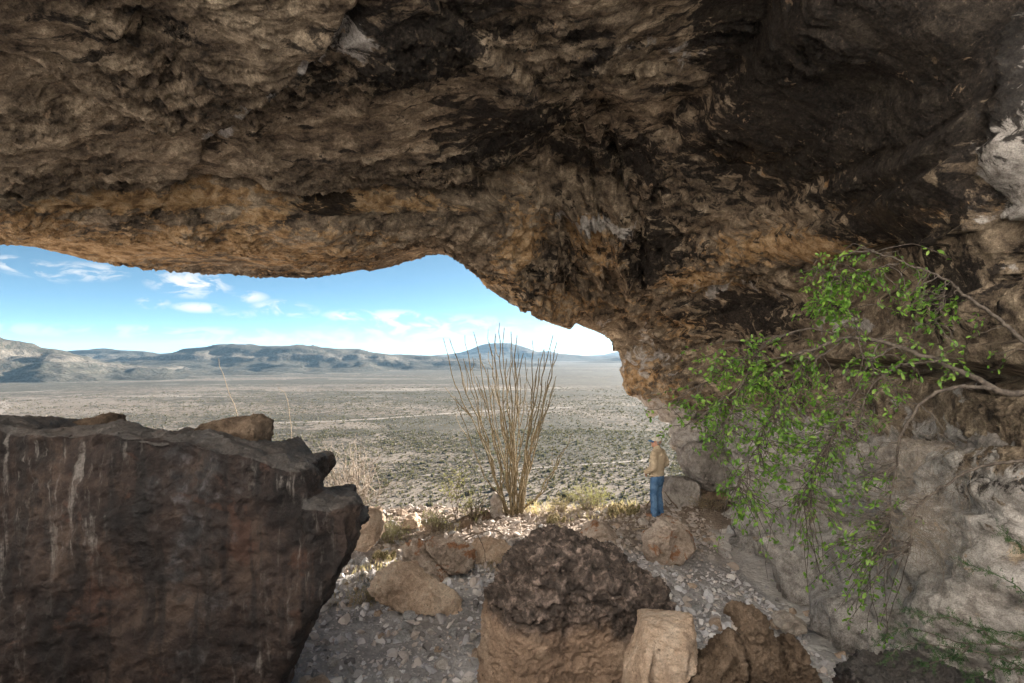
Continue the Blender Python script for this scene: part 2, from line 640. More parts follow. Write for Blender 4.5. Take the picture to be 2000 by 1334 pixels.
# ------------------------------------------------------------------ hills
def hill_mat():
    m = Mat('scrub_hillside', 1.0, .05)
    v = m.co(kind='World')
    n = m.noise(v, .02, 9, .62)
    soil = m.ramp(n, [(.36, (.055, .049, .041)), (.52, (.085, .075, .061)), (.66, (.12, .106, .088))])
    veg = m.step(m.noise(v, .16, 5, .65), .47, .57)
    col = m.mix(m.math('MULTIPLY', veg, .8), soil, (.036, .038, .028))
    cl = m.attr('cliff')
    rock = m.ramp(m.noise(m.co((.12, .12, .02), kind='World'), 1, 6, .65), [(.36, (.06, .052, .044)), (.5, (.11, .097, .08)), (.65, (.165, .147, .124))])
    col = m.mix(m.step(m.math('ADD', cl, m.math('MULTIPLY', m.math('SUBTRACT', m.noise(v, .045, 6, .6), .5), 1.1)), .42, .6), col, rock)
    m.color(col)
    m.bump(m.noise(v, .11, 8, .7), 3.0, .8)
    m.bump(veg, 1.2, .7)
    return m.m


HILL = hill_mat()


def hill(label, ridge, wid, seed, spur=.45, cliff=(.30, .10), nx=360, ny=150, spurlen=150, strata=0.0, back=1.0):
    """ridge: (px, py, distance) along the crest; wid: half width of the skirt in metres"""
    rp = np.array([P(*q) for q in ridge])
    rp = spline(rp, 90)
    x0, x1 = rp[:, 0].min() - wid * 1.2, rp[:, 0].max() + wid * 1.2
    y0, y1 = rp[:, 1].min() - wid * 1.6, rp[:, 1].max() + wid * 1.3 * back
    X, Y = np.meshgrid(np.linspace(x0, x1, nx), np.linspace(y0, y1, ny))
    x, y = X.ravel(), Y.ravel()
    q = np.stack([x, y], -1)
    d2 = ((q[:, None, :] - rp[None, :, :2]) ** 2).sum(-1)
    k = d2.argmin(1)
    d = np.sqrt(d2[np.arange(len(k)), k])
    # crest height: blend of close crest points
    wgt = 1 / (d2 + 900.0) ** 2
    H = (wgt * rp[None, :, 2]).sum(1) / wgt.sum(1)
    base = valley(x, y) - 1.5
    p = np.stack([x, y, 0 * x], -1)
    w = wid * (1 + spur * 2.2 * fbm(p / spurlen, 3, seed=seed) + .12 * fbm(p / 30, 3, seed=seed + 9))
    s = np.clip(d / np.clip(w, wid * .35, None), 0, 1.2)
    c0, cw = cliff
    xs = np.array([0, .06, c0 - .02, c0 + .03, .55, .8, 1.0, 1.2])
    top = 1 - .35 * (c0 / .35)
    hs = np.array([1, .985, top, top - cw, .30, .10, 0, -.05])
    f = pchip(xs, hs[:, None], s)[:, 0]
    z = base + (H - base) * f
    hh = np.clip(f, 0, 1)
    z = z + sstep(.03, .3, hh) * (2.2 * fbm(p / 40, 4, seed=seed + 3, ridged=True) - 1.0) * (H.max() - base.mean()) / 60
    if strata:
        zz = z / strata + .8 * fbm(p / 160, 2, seed=seed + 4)
        fr = zz - np.floor(zz)
        z = z + strata * .34 * (sstep(.3, .62, fr) - fr) * sstep(.12, .3, hh)
    cl = sstep(.12, .02, np.abs(s - c0 - .01)) * .75
    V = np.stack([x, y, z], -1)
    me = mesh_np('hill', V, grid_faces(nx, ny), True, HILL)
    add_attr(me, 'cliff', cl)
    link('hill', me, label=label, kind='structure')


hill('grey scrub hill with pale rock ledges at the far left', [(-420, 640, 900), (-180, 640, 950), (0, 660, 1000), (60, 674, 1060), (125, 690, 1120), (200, 706, 1180), (270, 722, 1200)], 260, 3, strata=11, cliff=(.33, .12))
hill('low rounded scrub hill behind the left hill', [(60, 700, 1900), (135, 686, 1950), (195, 681, 1950), (255, 685, 1950), (330, 692, 2000), (380, 700, 2100)], 330, 13, strata=14)
hill('broad flat topped mesa with a cliff band in the middle', [(330, 700, 1750), (385, 686, 1700), (432, 673, 1650), (520, 675, 1680), (600, 674, 1720), (660, 680, 1760), (705, 683, 1800), (745, 691, 1850), (800, 697, 1900)], 420, 23, spur=.55, strata=18, cliff=(.34, .14), spurlen=190)
hill('low spur of the mesa running towards the ocotillo', [(690, 697, 2100), (760, 693, 2150), (840, 695, 2200), (900, 700, 2200)], 330, 33, spur=.7, strata=15)
hill('blue flat topped butte behind the ocotillo', [(760, 700, 3900), (850, 694, 3900), (915, 685, 3900), (940, 673, 3900), (970, 670, 3900), (1002, 671, 3900), (1030, 684, 3950), (1065, 696, 4000)], 750, 43, spur=.5, spurlen=380, nx=300)
hill('far blue ridge to the right of the butte', [(1010, 700, 6500), (1070, 685, 6500), (1110, 695, 6500), (1150, 698, 6400), (1200, 688, 6300), (1290, 672, 6200), (1400, 676, 6000)], 1100, 53, spurlen=600, nx=260)
hill('low blue ridge reaching in from the cave wall', [(1090, 719, 3000), (1140, 708, 3000), (1190, 700, 2950), (1260, 692, 2900), (1350, 690, 2900)], 420, 63, spurlen=260, nx=260)
hill('distant low ridge between the left hills', [(300, 693, 4200), (330, 689, 4200), (360, 690, 4200), (420, 694, 4200)], 500, 73, spurlen=300, nx=160, ny=80)


# ------------------------------------------------------------------ the rock shelter: one tunnel-like sheet lofted from arches
def build_shelter():
    D = 2.0
    lip = [(-500, 420, 7.5), (0, 475, 9), (270, 517, 10), (530, 538, 11), (720, 526, 12), (868, 494, 13), (985, 577, 13.5), (1092, 628, 14.2), (1190, 664, 15),
           (1222, 735, 15), (1310, 843, 14.5), (1400, 915, 14.2), (1440, 985, 13.8), (1440, 1110, 13.8)]
    low = [(-500, 345, 5.8), (0, 404, 7.05), (270, 420, 7.85), (530, 442, 8.3), (720, 440, 8.8), (880, 436, 9.4), (1010, 428, 10.1), (1130, 435, 10.9), (1250, 500, 12.0),
           (1350, 650, 12.4), (1400, 765, 12.6), (1445, 880, 12.7), (1458, 1015, 12.1), (1458, 1160, 12.1)]
    brow = [(-500, 312, 5.7), (0, 368, 6.9), (270, 382, 7.7), (530, 399, 8.15), (720, 397, 8.6), (880, 388, 9.1), (1010, 386, 9.7), (1130, 392, 10.2), (1245, 405, 10.8),
            (1400, 560, 11.4), (1475, 715, 11.5), (1470, 890, 11.3), (1485, 1055, 10.7), (1485, 1210, 10.7)]
    mid = [(-500, 150, 4.6), (0, 190, 5.3), (270, 200, 5.8), (530, 205, 6.1), (720, 205, 6.4), (900, 205, 6.8), (1060, 205, 7.2), (1200, 215, 7.6), (1340, 250, 8.2),
           (1560, 430, 8.9), (1700, 700, 9.0), (1650, 900, 8.8), (1560, 1130, 8.8), (1560, 1290, 8.8)]
    top = [(-500, -60, 3.5), (0, -20, 4.0), (270, -20, 4.2), (530, -20, 4.4), (740, -20, 4.5), (930, -20, 4.7), (1120, -20, 4.9), (1290, -10, 5.2), (1500, 40, 5.6),
           (1810, 270, 6.3), (1905, 705, 6.7), (1850, 900, 6.5), (1700, 1275, 6.6), (1700, 1450, 6.6)]
    near = [(-500, -220, 3.0), (0, -190, 3.45), (270, -190, 3.6), (530, -190, 3.8), (740, -190, 3.9), (940, -190, 4.0), (1150, -190, 4.2), (1350, -180, 4.5), (1600, -110, 4.9),
            (1950, 170, 5.4), (2030, 700, 5.7), (2000, 930, 5.5), (1880, 1380, 5.6), (1880, 1600, 5.6)]
    rows = [[P(*q) for q in r] for r in (lip, low, brow, mid, top, near)]
    nw = rows[-1]
    r1 = [(0, -.25, .9)] * 8 + [(.35, -.3, .8), (.9, -.4, .6), (1.2, -.6, .1), (1.2, -.6, 0), (1.2, -.6, 0), (1.2, -.6, 0)]
    r2 = [(0, .3, 1.6)] * 8 + [(.9, .2, 1.5), (2.0, .1, 1.3), (3.0, .1, .8), (3.5, .1, .3), (3.5, 0, 0), (3.5, 0, 0)]
    w1 = [nw[i] + np.array(r1[i]) for i in range(14)]  # roof cut short just out of frame so light enters from the rear
    w2 = [nw[i] + np.array(r2[i]) for i in range(14)]
    w3 = [(nw[i][0], nw[i][1] + 1.6, 7.9) for i in range(8)] + [(5, 6, 7.8), (8, 5.5, 7.0), (11, 5, 6), (13, 5, 4.5), (15, 5, 1.5), (15, 5, .4)]
    rows += [[np.array(q, float) for q in w] for w in (w1, w2, w3)]
    lipw = rows[0]
    o1 = [(0, .45, .5)] * 8 + [(.6, .7, .4), (.9, .7, .15), (1.1, .6, .1), (1.1, .4, .1), (1.0, .3, 0), (1.0, .3, 0)]
    o2 = [(0, .9, 1.8)] * 7 + [(.8, 1.2, 2.2), (2.6, 1.4, 2.6), (4.0, 1.2, 1.6), (5.0, .9, 1.0), (5.0, .6, .5), (5, .4, 0), (5, .4, 0)]
    o3 = [(0, -1, 3.6)] * 6 + [(.5, -.5, 4), (2, .5, 5), (6, 1.5, 5.5), (10, 2, 5), (16, 2, 4), (18, 2, 3), (20, 2, 0), (20, 2, -2)]
    outer = [[lipw[i] + np.array(o[i]) for i in range(14)] for o in (o3, o2, o1)]
    rows = outer + rows
    # left end of the shelter: roof edge held up beyond the frame to let light in
    ends = [(-13.5, 6, 8.6), (-14, 7.2, 7.4), (-14, 7.2, 6.6), (-13.9, 7, 6.3), (-13.4, 6, 6.3), (-13.2, 5.7, 6.6), (-12.6, 4.6, 6.9), (-12, 3.8, 6.9), (-11.6, 3.2, 7.0), (-11.6, 3.1, 7.4), (-11.6, 3.5, 7.7), (-11.5, 4.6, 7.9)]
    mids = [(-12, 6, 9), (-12, 7.6, 7.0), (-12, 7.5, 5.9), (-12, 7.2, 5.4), (-11.4, 6, 5.8), (-11.2, 5.7, 6.2), (-10.4, 4.6, 6.4), (-9.8, 3.5, 6.4), (-9.2, 2.2, 6.4), (-8.8, 1.8, 6.6), (-8.9, -1, 7.4), (-9, 1.5, 8.9)]
    G = np.array([[np.array(ends[r], float), np.array(mids[r], float)] + rows[r] for r in range(len(rows))])   # rows x cols x 3
    nr, nc = G.shape[:2]
    seg_v = [14, 22, 22, 130, 46, 140, 120, 60, 26, 14, 14]
    seg_u = [14, 16, 44, 66, 76, 62, 58, 56, 56, 60, 52, 56, 48, 44, 18]
    tv = np.concatenate([[0], np.cumsum(np.linalg.norm(np.diff(G, axis=0), axis=2).mean(1))])
    tu = np.concatenate([[0], np.cumsum(np.linalg.norm(np.diff(G, axis=1), axis=2).mean(0))])

    def samples(t, seg):
        return np.concatenate([np.linspace(t[i], t[i + 1], s, endpoint=False) for i, s in enumerate(seg)] + [[t[-1]]])
    qv, qu = samples(tv, seg_v), samples(tu, seg_u)
    A = pchip(tv, G, qv)                                    # nv x nc x 3
    B = pchip(tu, A.transpose(1, 0, 2), qu).transpose(1, 0, 2)   # nv x nu x 3
    nv, nu = B.shape[:2]
    # parameter of each sample in row / column index
    rv = np.interp(qv, tv, np.arange(nr))
    ru = np.interp(qu, tu, np.arange(nc))
    RV, RU = np.meshgrid(rv, ru, indexing='ij')
    RV, RU = RV.ravel(), RU.ravel()
    dv = np.gradient(B, axis=0)
    du = np.gradient(B, axis=1)
    nrm = np.cross(du, dv)
    nrm /= np.linalg.norm(nrm, axis=2, keepdims=True) + 1e-9
    p = B.reshape(-1, 3)
    nrm = nrm.reshape(-1, 3)
    px = 1000 + F * p[:, 0] / np.clip(p[:, 1], .6, None)
    py = HY - F * (p[:, 2] - CZ) / np.clip(p[:, 1], .6, None)
    # nrm should point into the cave (towards the camera side)
    tocam = np.array([0, 4, CZ - .5]) - p
    k = (RV > 3.2)
    if ((nrm[k] * tocam[k]).sum(1) > 0).mean() < .5:
        nrm = -nrm
    wall = sstep(9.6, 11.4, RU)                              # 0 roof, 1 right wall
    inner = sstep(3.0, 3.5, RV)
    big = (0.30 + .70 * sstep(3.0, 4.2, np.abs(RV - 3.0) + 3.0))
    pw = p + .55 * np.stack([fbm(p * .7, 3, seed=1), fbm(p * .7, 3, seed=2), fbm(p * .7, 3, seed=3)], -1)
    disp = 0.42 * big * fbm(pw * .5, 4, seed=11)
    # draped furrows of the ceiling: stretched along x
    q = (p + .9 * (pw - p)) * np.array([.75, 2.6, 2.0])
    fur = fbm(q * 1.7, 6, .6, seed=31, ridged=True)
    RVn = RV + .22 * fbm(p * np.array([.55, .3, .3]), 4, .6, seed=95) * 1.6
    slab = sstep(3.35, 3.9, RV) * (1 - sstep(4.80, 5.0, RVn)) * (1 - wall)
    disp += slab * (.22 + .25 * fbm(p * np.array([.8, .4, .4]), 3, seed=93))
    calm = .14 + .95 * sstep(-.12, .22, fbm(p * np.array([.55, .8, .8]), 3, seed=97))
    disp += (1 - .45 * wall) * .15 * big * (.25 + .75 * calm) * (fur - .3)
    disp += (1 - .4 * wall) * .066 * calm * fbm(q * 4.6, 4, .55, seed=37, ridged=True)
    disp += .034 * calm * fbm(pw * np.array([7, 9, 9]), 4, .6, seed=41, ridged=True)
    disp += .016 * fbm(p * 22, 3, .6, seed=42)
    # broken ledges and joints: the rock steps along these lines
    def joint(poly, width):
        pl = np.array(poly, float)
        best = np.full(len(p), 1e9)
        sgn = np.zeros(len(p))
        wx = px + 26 * fbm(p * 1.6, 4, .6, seed=111)
        wy = py + 26 * fbm(p * 1.6, 4, .6, seed=113)
        for (ax, ay), (bx, by) in zip(pl[:-1], pl[1:]):
            dx, dy = bx - ax, by - ay
            tt = np.clip(((wx - ax) * dx + (wy - ay) * dy) / (dx * dx + dy * dy), 0, 1)
            d = np.hypot(wx - ax - tt * dx, wy - ay - tt * dy)
            cr_ = dx * (wy - ay) - dy * (wx - ax)
            m_ = d < best
            best = np.where(m_, d, best)
            sgn = np.where(m_, np.sign(cr_), sgn)
        side = sgn * best
        ends_ = sstep(260, 60, best)
        return sstep(-width, width, side) * ends_, np.exp(-(best / (width * 1.3)) ** 2)
    for poly, stp, crk in (([(1640, -60), (1500, 110), (1420, 190), (1330, 275), (1240, 350)], -.32, .10), ([(1240, 350), (1150, 330), (1060, 350), (960, 372)], -.10, .10), ([(1290, 480), (1500, 400), (1700, 300), (1930, 190)], .20, .06),
                           ([(1280, 590), (1420, 545), (1600, 520), (1780, 470), (1920, 440)], -.24, .08), ([(1240, 400), (1262, 470), (1290, 560), (1310, 640)], -.22, .10), ([(1000, 420), (1060, 480), (1085, 560), (1120, 610)], .20, .06),
                           ([(1180, 420), (1195, 500), (1230, 590)], -.18, .08), ([(720, -40), (640, 60), (540, 150), (440, 240), (400, 290)], .12, .16), ([(0, 130), (180, 190), (330, 240), (520, 250)], -.10, .05), ([(820, 330), (940, 300), (1080, 290), (1230, 240)], -.12, .05),
                           ([(900, 40), (1010, 120), (1060, 180), (1180, 180)], .12, .06), ([(1950, 60), (1925, 200), (1945, 330), (1965, 480)], .30, .05), ([(1220, 690), (1330, 725), (1480, 722)], .22, .10), ([(1330, 800), (1480, 790), (1620, 840), (1780, 850)], -.16, .06), ([(1500, 940), (1620, 960), (1740, 930)], .14, .06), ([(1560, 1060), (1700, 1080), (1860, 1040)], .14, .08)):
        st_, ck_ = joint(poly, 9)
        disp += inner * (stp * st_ - crk * ck_) * (p[:, 1] > .6)
    # buttress right of the notch: vertical flutes
    butt = np.exp(-((RU - 9.2) / 1.5) ** 2) * inner * sstep(6.2, 4.6, RV)
    disp += butt * .60 * fbm(pw * np.array([1.5, .8, .7]), 4, .55, seed=51, ridged=True)
    disp -= butt * .25 * np.clip(fbm(pw * np.array([1.6, 1.1, 1.2]), 3, seed=53) - .05, 0, 1) * 2
    # bedding of the right wall
    zb = (p[:, 2] + .35 * fbm(p * .35, 3, seed=61)) / .62
    fr = zb - np.floor(zb)
    disp += wall * inner * .16 * (sstep(0, .75, fr) - .6) * sstep(0.2, 1.0, p[:, 2])
    # bulges of the lower wall
    low_ = wall * sstep(3.0, 1.8, p[:, 2])
    disp += low_ * .55 * np.abs(fbm(p * np.array([1, .8, 1.1]), 3, seed=71)) * 2
    # broken beds: the wall edge and the buttress step out block by block
    def blocks(t, seed):
        i = np.floor(t)
        f = t - i
        a_ = noise(np.stack([i * 7.31 + .5, 0 * i + .37, 0 * i + seed], -1), seed)
        b_ = noise(np.stack([(i + 1) * 7.31 + .5, 0 * i + .37, 0 * i + seed], -1), seed)
        return a_ + (b_ - a_) * sstep(.82, 1.0, f)
    wl = sstep(9.9, 10.6, RU) * sstep(13.6, 12.8, RU) * sstep(1.8, 2.6, RV) * sstep(4.9, 3.9, RV)
    disp += wl * .42 * blocks(p[:, 2] / .40 + .9 * fbm(p * .8, 3, seed=121), 5)
    bl = sstep(7.4, 8.2, RU) * sstep(11.0, 10.2, RU) * sstep(2.0, 2.7, RV) * sstep(4.9, 3.8, RV)
    disp += bl * .34 * blocks((p[:, 0] * .8 + p[:, 2] * .9) / .42 + 1.1 * fbm(p * .9, 3, seed=123), 9)
    # undercut crevice at eye level
    zc = CZ - .22 + .10 * fbm(p * .8, 3, seed=81)
    cr = sstep(10.3, 11.6, RU) * inner * sstep(4.4, 5.2, RV)
    dz = p[:, 2] - zc
    disp -= cr * .30 * np.exp(-(dz / .075) ** 2)
    disp += cr * .32 * sstep(-.02, .10, dz) * sstep(1.6, .3, dz)
    # brow recess
    brw = np.exp(-((RVn - 5.08) / .07) ** 2) * (1 - wall)
    disp -= brw * .34 * (0.4 + .9 * np.clip(fbm(p * np.array([.9, .5, .5]), 3, seed=91) + .25, 0, 1))
    V = p + nrm * disp[:, None]
    V[:, 2] = np.where((RU > 13.9), np.minimum(V[:, 2], ground_base(V[:, 0], V[:, 1]) + .05), V[:, 2])

    # ---- stains, bare stone, and the lip's warm bounce glow painted in as tan
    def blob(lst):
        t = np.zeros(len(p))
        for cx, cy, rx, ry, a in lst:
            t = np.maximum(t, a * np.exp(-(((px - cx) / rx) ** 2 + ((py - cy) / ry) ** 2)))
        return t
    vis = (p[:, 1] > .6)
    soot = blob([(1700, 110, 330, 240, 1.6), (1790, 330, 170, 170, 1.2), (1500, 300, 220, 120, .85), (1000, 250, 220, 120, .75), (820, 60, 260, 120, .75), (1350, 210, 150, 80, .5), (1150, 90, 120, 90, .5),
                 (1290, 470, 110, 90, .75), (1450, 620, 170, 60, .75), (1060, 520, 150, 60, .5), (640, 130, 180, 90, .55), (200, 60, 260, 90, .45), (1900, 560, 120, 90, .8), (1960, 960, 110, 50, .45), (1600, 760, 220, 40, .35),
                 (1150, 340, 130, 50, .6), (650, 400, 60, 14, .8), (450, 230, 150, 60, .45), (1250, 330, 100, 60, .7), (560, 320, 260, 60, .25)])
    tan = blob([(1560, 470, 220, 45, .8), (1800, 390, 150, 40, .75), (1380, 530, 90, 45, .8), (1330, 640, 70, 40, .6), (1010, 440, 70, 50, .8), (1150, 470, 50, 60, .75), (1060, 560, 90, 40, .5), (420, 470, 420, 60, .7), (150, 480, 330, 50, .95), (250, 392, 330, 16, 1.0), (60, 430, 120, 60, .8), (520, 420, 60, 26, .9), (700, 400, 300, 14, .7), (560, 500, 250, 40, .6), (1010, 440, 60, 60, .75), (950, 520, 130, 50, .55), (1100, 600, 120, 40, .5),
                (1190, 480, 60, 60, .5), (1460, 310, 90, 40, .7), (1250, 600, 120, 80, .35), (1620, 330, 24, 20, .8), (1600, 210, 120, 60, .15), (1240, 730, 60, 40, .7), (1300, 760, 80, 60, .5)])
    pale = blob([(1500, 1000, 260, 130, .95), (1750, 1050, 300, 260, .9), (1500, 860, 120, 90, .6), (1900, 1200, 200, 200, .9), (1700, 850, 160, 90, .35), (1985, 200, 42, 260, 1.0), (1995, 420, 30, 120, .9), (1620, 620, 60, 16, .5),
                 (1420, 560, 90, 40, .5), (1260, 700, 70, 40, .6), (1720, 630, 170, 26, .45), (1850, 860, 60, 60, .6), (680, 40, 50, 36, .9), (600, 85, 40, 26, .85), (545, 135, 36, 22, .75), (470, 190, 30, 18, .6), (420, 265, 44, 26, .8), (1230, 440, 40, 40, .5), (1150, 430, 120, 9, .8),
                 (1480, 90, 70, 60, .55), (1380, 160, 120, 30, .45), (1220, 110, 90, 40, .4), (300, 240, 130, 40, .2), (1600, 120, 14, 60, .4), (1640, 130, 16, 60, .45), (1180, 640, 60, 30, .4)])
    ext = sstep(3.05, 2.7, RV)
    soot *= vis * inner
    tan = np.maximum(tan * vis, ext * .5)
    pale = np.maximum(pale * vis, np.maximum(ext * .75, wall * sstep(2.9, 2.0, p[:, 2]) * .8))

    m = Mat('shelter_rock', .95, .2)
    v = m.co(kind='World')
    vf = m.co((1.0, 2.4, 2.0), kind='World')
    n1 = m.noise(vf, 1.3, 11, .62, .7)
    n2 = m.noise(v, 5.5, 9, .65, .3)
    n3 = m.noise(v, 26, 7, .7)
    nn = m.math('ADD', m.math('ADD', m.math('MULTIPLY', n1, .5), m.math('MULTIPLY', n2, .3)), m.math('MULTIPLY', n3, .2))
    col = m.ramp(nn, [(.40, (.035, .028, .022)), (.46, (.135, .102, .074)), (.53, (.27, .21, .15)), (.60, (.56, .45, .33))])

    def zone(name, nz, lo, hi, amt=1.0):
        return m.step(m.math('ADD', m.attr(name), m.math('MULTIPLY', m.math('SUBTRACT', nz, .5), amt)), lo, hi)
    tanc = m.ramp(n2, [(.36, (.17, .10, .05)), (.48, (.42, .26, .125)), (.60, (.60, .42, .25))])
    col = m.mix(m.math('MULTIPLY', zone('tan', m.noise(vf, 3.4, 9, .65, .5), .40, .62, 2.4), .85), col, tanc)  # tan stone, and on the lip the bounced sunlight put into its colour
    palec = m.ramp(m.noise(v, 7, 9, .65, .2), [(.37, (.23, .21, .195)), (.47, (.40, .37, .345)), (.58, (.56, .525, .495))])
    col = m.mix(m.math('MULTIPLY', zone('pale', m.noise(v, 2.3, 10, .65, .6), .42, .58, 2.2), .9), col, palec)
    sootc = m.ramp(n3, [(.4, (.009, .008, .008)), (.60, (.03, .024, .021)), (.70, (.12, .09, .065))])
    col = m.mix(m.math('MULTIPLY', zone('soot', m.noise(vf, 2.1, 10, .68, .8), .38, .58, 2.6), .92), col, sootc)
    # scaled-off flakes showing fresh stone
    fl = m.math('MULTIPLY', m.step(m.noise(v, 9, 8, .68, .5), .60, .64), m.step(m.noise(v, 1.1, 4, .5), .5, .6))
    col = m.mix(m.math('MULTIPLY', fl, .75), col, (.42, .30, .2))
    gr = m.ramp(m.noise(v, 75, 5, .75), [(.36, (.62, .62, .62)), (.64, (1.3, 1.3, 1.3))])
    col = m.mix(1.0, col, gr, 'MULTIPLY')
    m.color(col)
    m.bump(n1, .16, .9)
    m.bump(n2, .08, 1.0)
    m.bump(n3, .02, 1.0)
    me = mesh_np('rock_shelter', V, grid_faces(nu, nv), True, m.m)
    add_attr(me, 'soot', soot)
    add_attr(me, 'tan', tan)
    add_attr(me, 'pale', pale)
    link('rock_shelter', me, label='soot darkened overhanging roof and right wall of the rock shelter', kind='structure')


build_shelter()


# ------------------------------------------------------------------ boulders
_ICO = {}


def ico(sub):
    if sub not in _ICO:
        bm = bmesh.new()
        bmesh.ops.create_icosphere(bm, subdivisions=sub, radius=1)
        V = np.array([v.co[:] for v in bm.verts])
        Q = np.array([[v.index for v in f.verts] for f in bm.faces])
        bm.free()
        _ICO[sub] = (V, Q)
    return _ICO[sub]


def vnormals(me):
    n = np.zeros(len(me.vertices) * 3, dtype=np.float32)
    me.vertices.foreach_get('normal', n)
    return n.reshape(-1, 3)


def boulder(name, label, outline, Y, front, back, mat, voxel=.02, inset=.16, inset_b=None, jag=.25, smooth=3, amp=.05, freq=2.4, rough=.03, seed=0, crust=None, crust_amp=.10, pits=0.0, cuts=5, sharp=.93, cat='boulder', group=None, ridge=5.0):
    """a rock grown from its outline(s): each outline is given depth with broken bevelled sides, the pieces are fused, then cut, worn and pitted"""
    outs = outline if isinstance(outline[0], list) else [outline]
    r = np.random.default_rng(seed + 100)
    allp = np.concatenate([[P(a_, b_, Y) for a_, b_ in o] for o in outs])
    lo, hi = allp.min(0), allp.max(0)
    c = (lo + hi) / 2
    size = (hi - lo).max()
    bm = bmesh.new()
    for k, o in enumerate(outs):
        pts = np.array([P(a_, b_, Y) for a_, b_ in o]) - c
        pc = (pts.min(0) + pts.max(0)) / 2
        pc[2] = pts[:, 2].min() * .55 + pts[:, 2].max() * .45
        n = len(pts)
        jf = r.uniform(1 - jag, 1 + jag, n)
        jb = r.uniform(1 - jag, 1 + jag, n)
        js = r.uniform(.5, 1.5, n)
        kk = 1 - .12 * (k % 3)
        rings = []
        ib = (max(.30, inset) if inset_b is None else inset_b) / inset
        for dy, ins in ((-front, 1.0), (-front * .45, .28), (0, 0), (back * .55, .35 * ib), (back, 1.0 * ib)):
            f = (jf if dy < 0 else jb)
            q = pc + (pts - pc) * (1 - inset * ins * js)[:, None]
            q[:, 1] = dy * kk * (f if dy else 1)
            rings.append([bm.verts.new(v) for v in q])
        for r0, r1 in zip(rings[:-1], rings[1:]):
            for i in range(n):
                j = (i + 1) % n
                bm.faces.new((r0[i], r0[j], r1[j], r1[i]))
        bm.faces.new(rings[0][::-1])
        bm.faces.new(rings[-1])
    bmesh.ops.triangulate(bm, faces=bm.faces[:])
    bmesh.ops.recalc_face_normals(bm, faces=bm.faces[:])
    me0 = bpy.data.meshes.new('tmp')
    bm.to_mesh(me0)
    bm.free()
    tmp = bpy.data.objects.new('tmp', me0)
    C.collection.objects.link(tmp)
    md = tmp.modifiers.new('r', 'REMESH')
    md.mode = 'VOXEL'
    md.voxel_size = voxel
    if smooth:
        ms = tmp.modifiers.new('s', 'SMOOTH')
        ms.iterations = smooth
        ms.factor = .5
    dg = bpy.context.evaluated_depsgraph_get()
    dg.update()
    me = bpy.data.meshes.new_from_object(tmp.evaluated_get(dg))
    bpy.data.objects.remove(tmp)
    me.name = name
    me.materials.clear()
    me.materials.append(mat)
    V = np.zeros(len(me.vertices) * 3, dtype=np.float32)
    me.vertices.foreach_get('co', V)
    V = V.reshape(-1, 3).astype(float)
    for k in range(cuts):
        nn = r.normal(size=3)
        nn[1] = -abs(nn[1]) * (1.2 if k % 2 else .4)
        nn[2] = abs(nn[2])
        nn /= np.linalg.norm(nn)
        d = V @ nn
        lim = d.max() * r.uniform(sharp - .14, sharp)
        V -= np.clip(d - lim, 0, None)[:, None] * nn * .92
    me.vertices.foreach_set('co', V.astype(np.float32).ravel())
    me.update()
    nrm = vnormals(me)
    W_ = V + c
    disp = 2.0 * amp * size * fbm(W_ * freq / size, 4, .5, seed=seed)
    disp = disp + 2.0 * rough * (fbm(W_ * ridge, 5, .6, seed=seed + 5, ridged=True) - .35)
    disp = disp + rough * .7 * fbm(W_ * 17.0, 3, .6, seed=seed + 6, ridged=True)
    if pits:
        disp = disp - pits * sstep(.08, .4, fbm(W_ * 3.2, 3, seed=seed + 7))
    add_attr(me, 'dust', sstep(.25, .8, nrm[:, 2]) * sstep(lo[2] + .4 * (hi[2] - lo[2]), lo[2] + .7 * (hi[2] - lo[2]), W_[:, 2]))  # mask of up-facing tops, for their weathering and painted sky light
    if crust is not None:
        cr = crust(W_, nrm)
        add_attr(me, 'crust', cr)
        disp = disp + sstep(.3, .8, cr) * crust_amp * (fbm(W_ * np.array([4.6, 4.6, 6.5]), 6, .64, seed=seed + 9, ridged=True) - .3)
    V = V + nrm * disp[:, None]
    base = np.array([c[0], c[1], lo[2]])
    me.vertices.foreach_set('co', (V + c - base).astype(np.float32).ravel())
    me.polygons.foreach_set('use_smooth', np.ones(len(me.polygons), dtype=bool))
    me.update()
    return link(name, me, label=label, cat=cat, group=group, loc=base)


M_DARKROCK = rock_mat('varnished_rock', (.012, .009, .009), (.040, .027, .023), (.085, .058, .045), 1.5, dusty=(.135, .125, .118), gloss=.6, spec=.3, bump=.022, patch=(.066, .036, .027), streaks=(.27, .245, .225), crust=(.018, .017, .018), crust_lo=.55, crust_hi=.75)
M_CRUST = rock_mat('crusted_limestone', (.25, .17, .12), (.42, .29, .205), (.57, .42, .31), 1.6, gloss=.7, spec=.4, crust=(.05, .038, .032), bump=.025, speck=(.13, .08, .055))
M_TAN = rock_mat('tan_limestone', (.34, .24, .175), (.57, .42, .31), (.70, .56, .44), 2.2, bump=.02, speck=(.16, .11, .08))
M_SLAB = rock_mat('pale_tan_slab', (.48, .34, .25), (.70, .53, .40), (.80, .66, .53), 2.4, bump=.02, speck=(.2, .15, .11))
M_PALE = rock_mat('pale_limestone', (.30, .25, .215), (.46, .40, .35), (.60, .53, .47), 2.2, bump=.02, speck=(.2, .16, .13))
M_PINK = rock_mat('pink_limestone', (.32, .25, .2), (.5, .4, .33), (.62, .53, .45), 2.4, bump=.02, patch=(.36, .19, .11), speck=(.2, .14, .1))
M_GREY = rock_mat('grey_limestone', (.20, .175, .16), (.34, .305, .28), (.5, .46, .42), 2.5, bump=.02, speck=(.62, .57, .5))
M_BROWN = rock_mat('brown_rock', (.10, .07, .05), (.19, .135, .095), (.30, .22, .16), 2.4, bump=.03, speck=(.055, .042, .034))

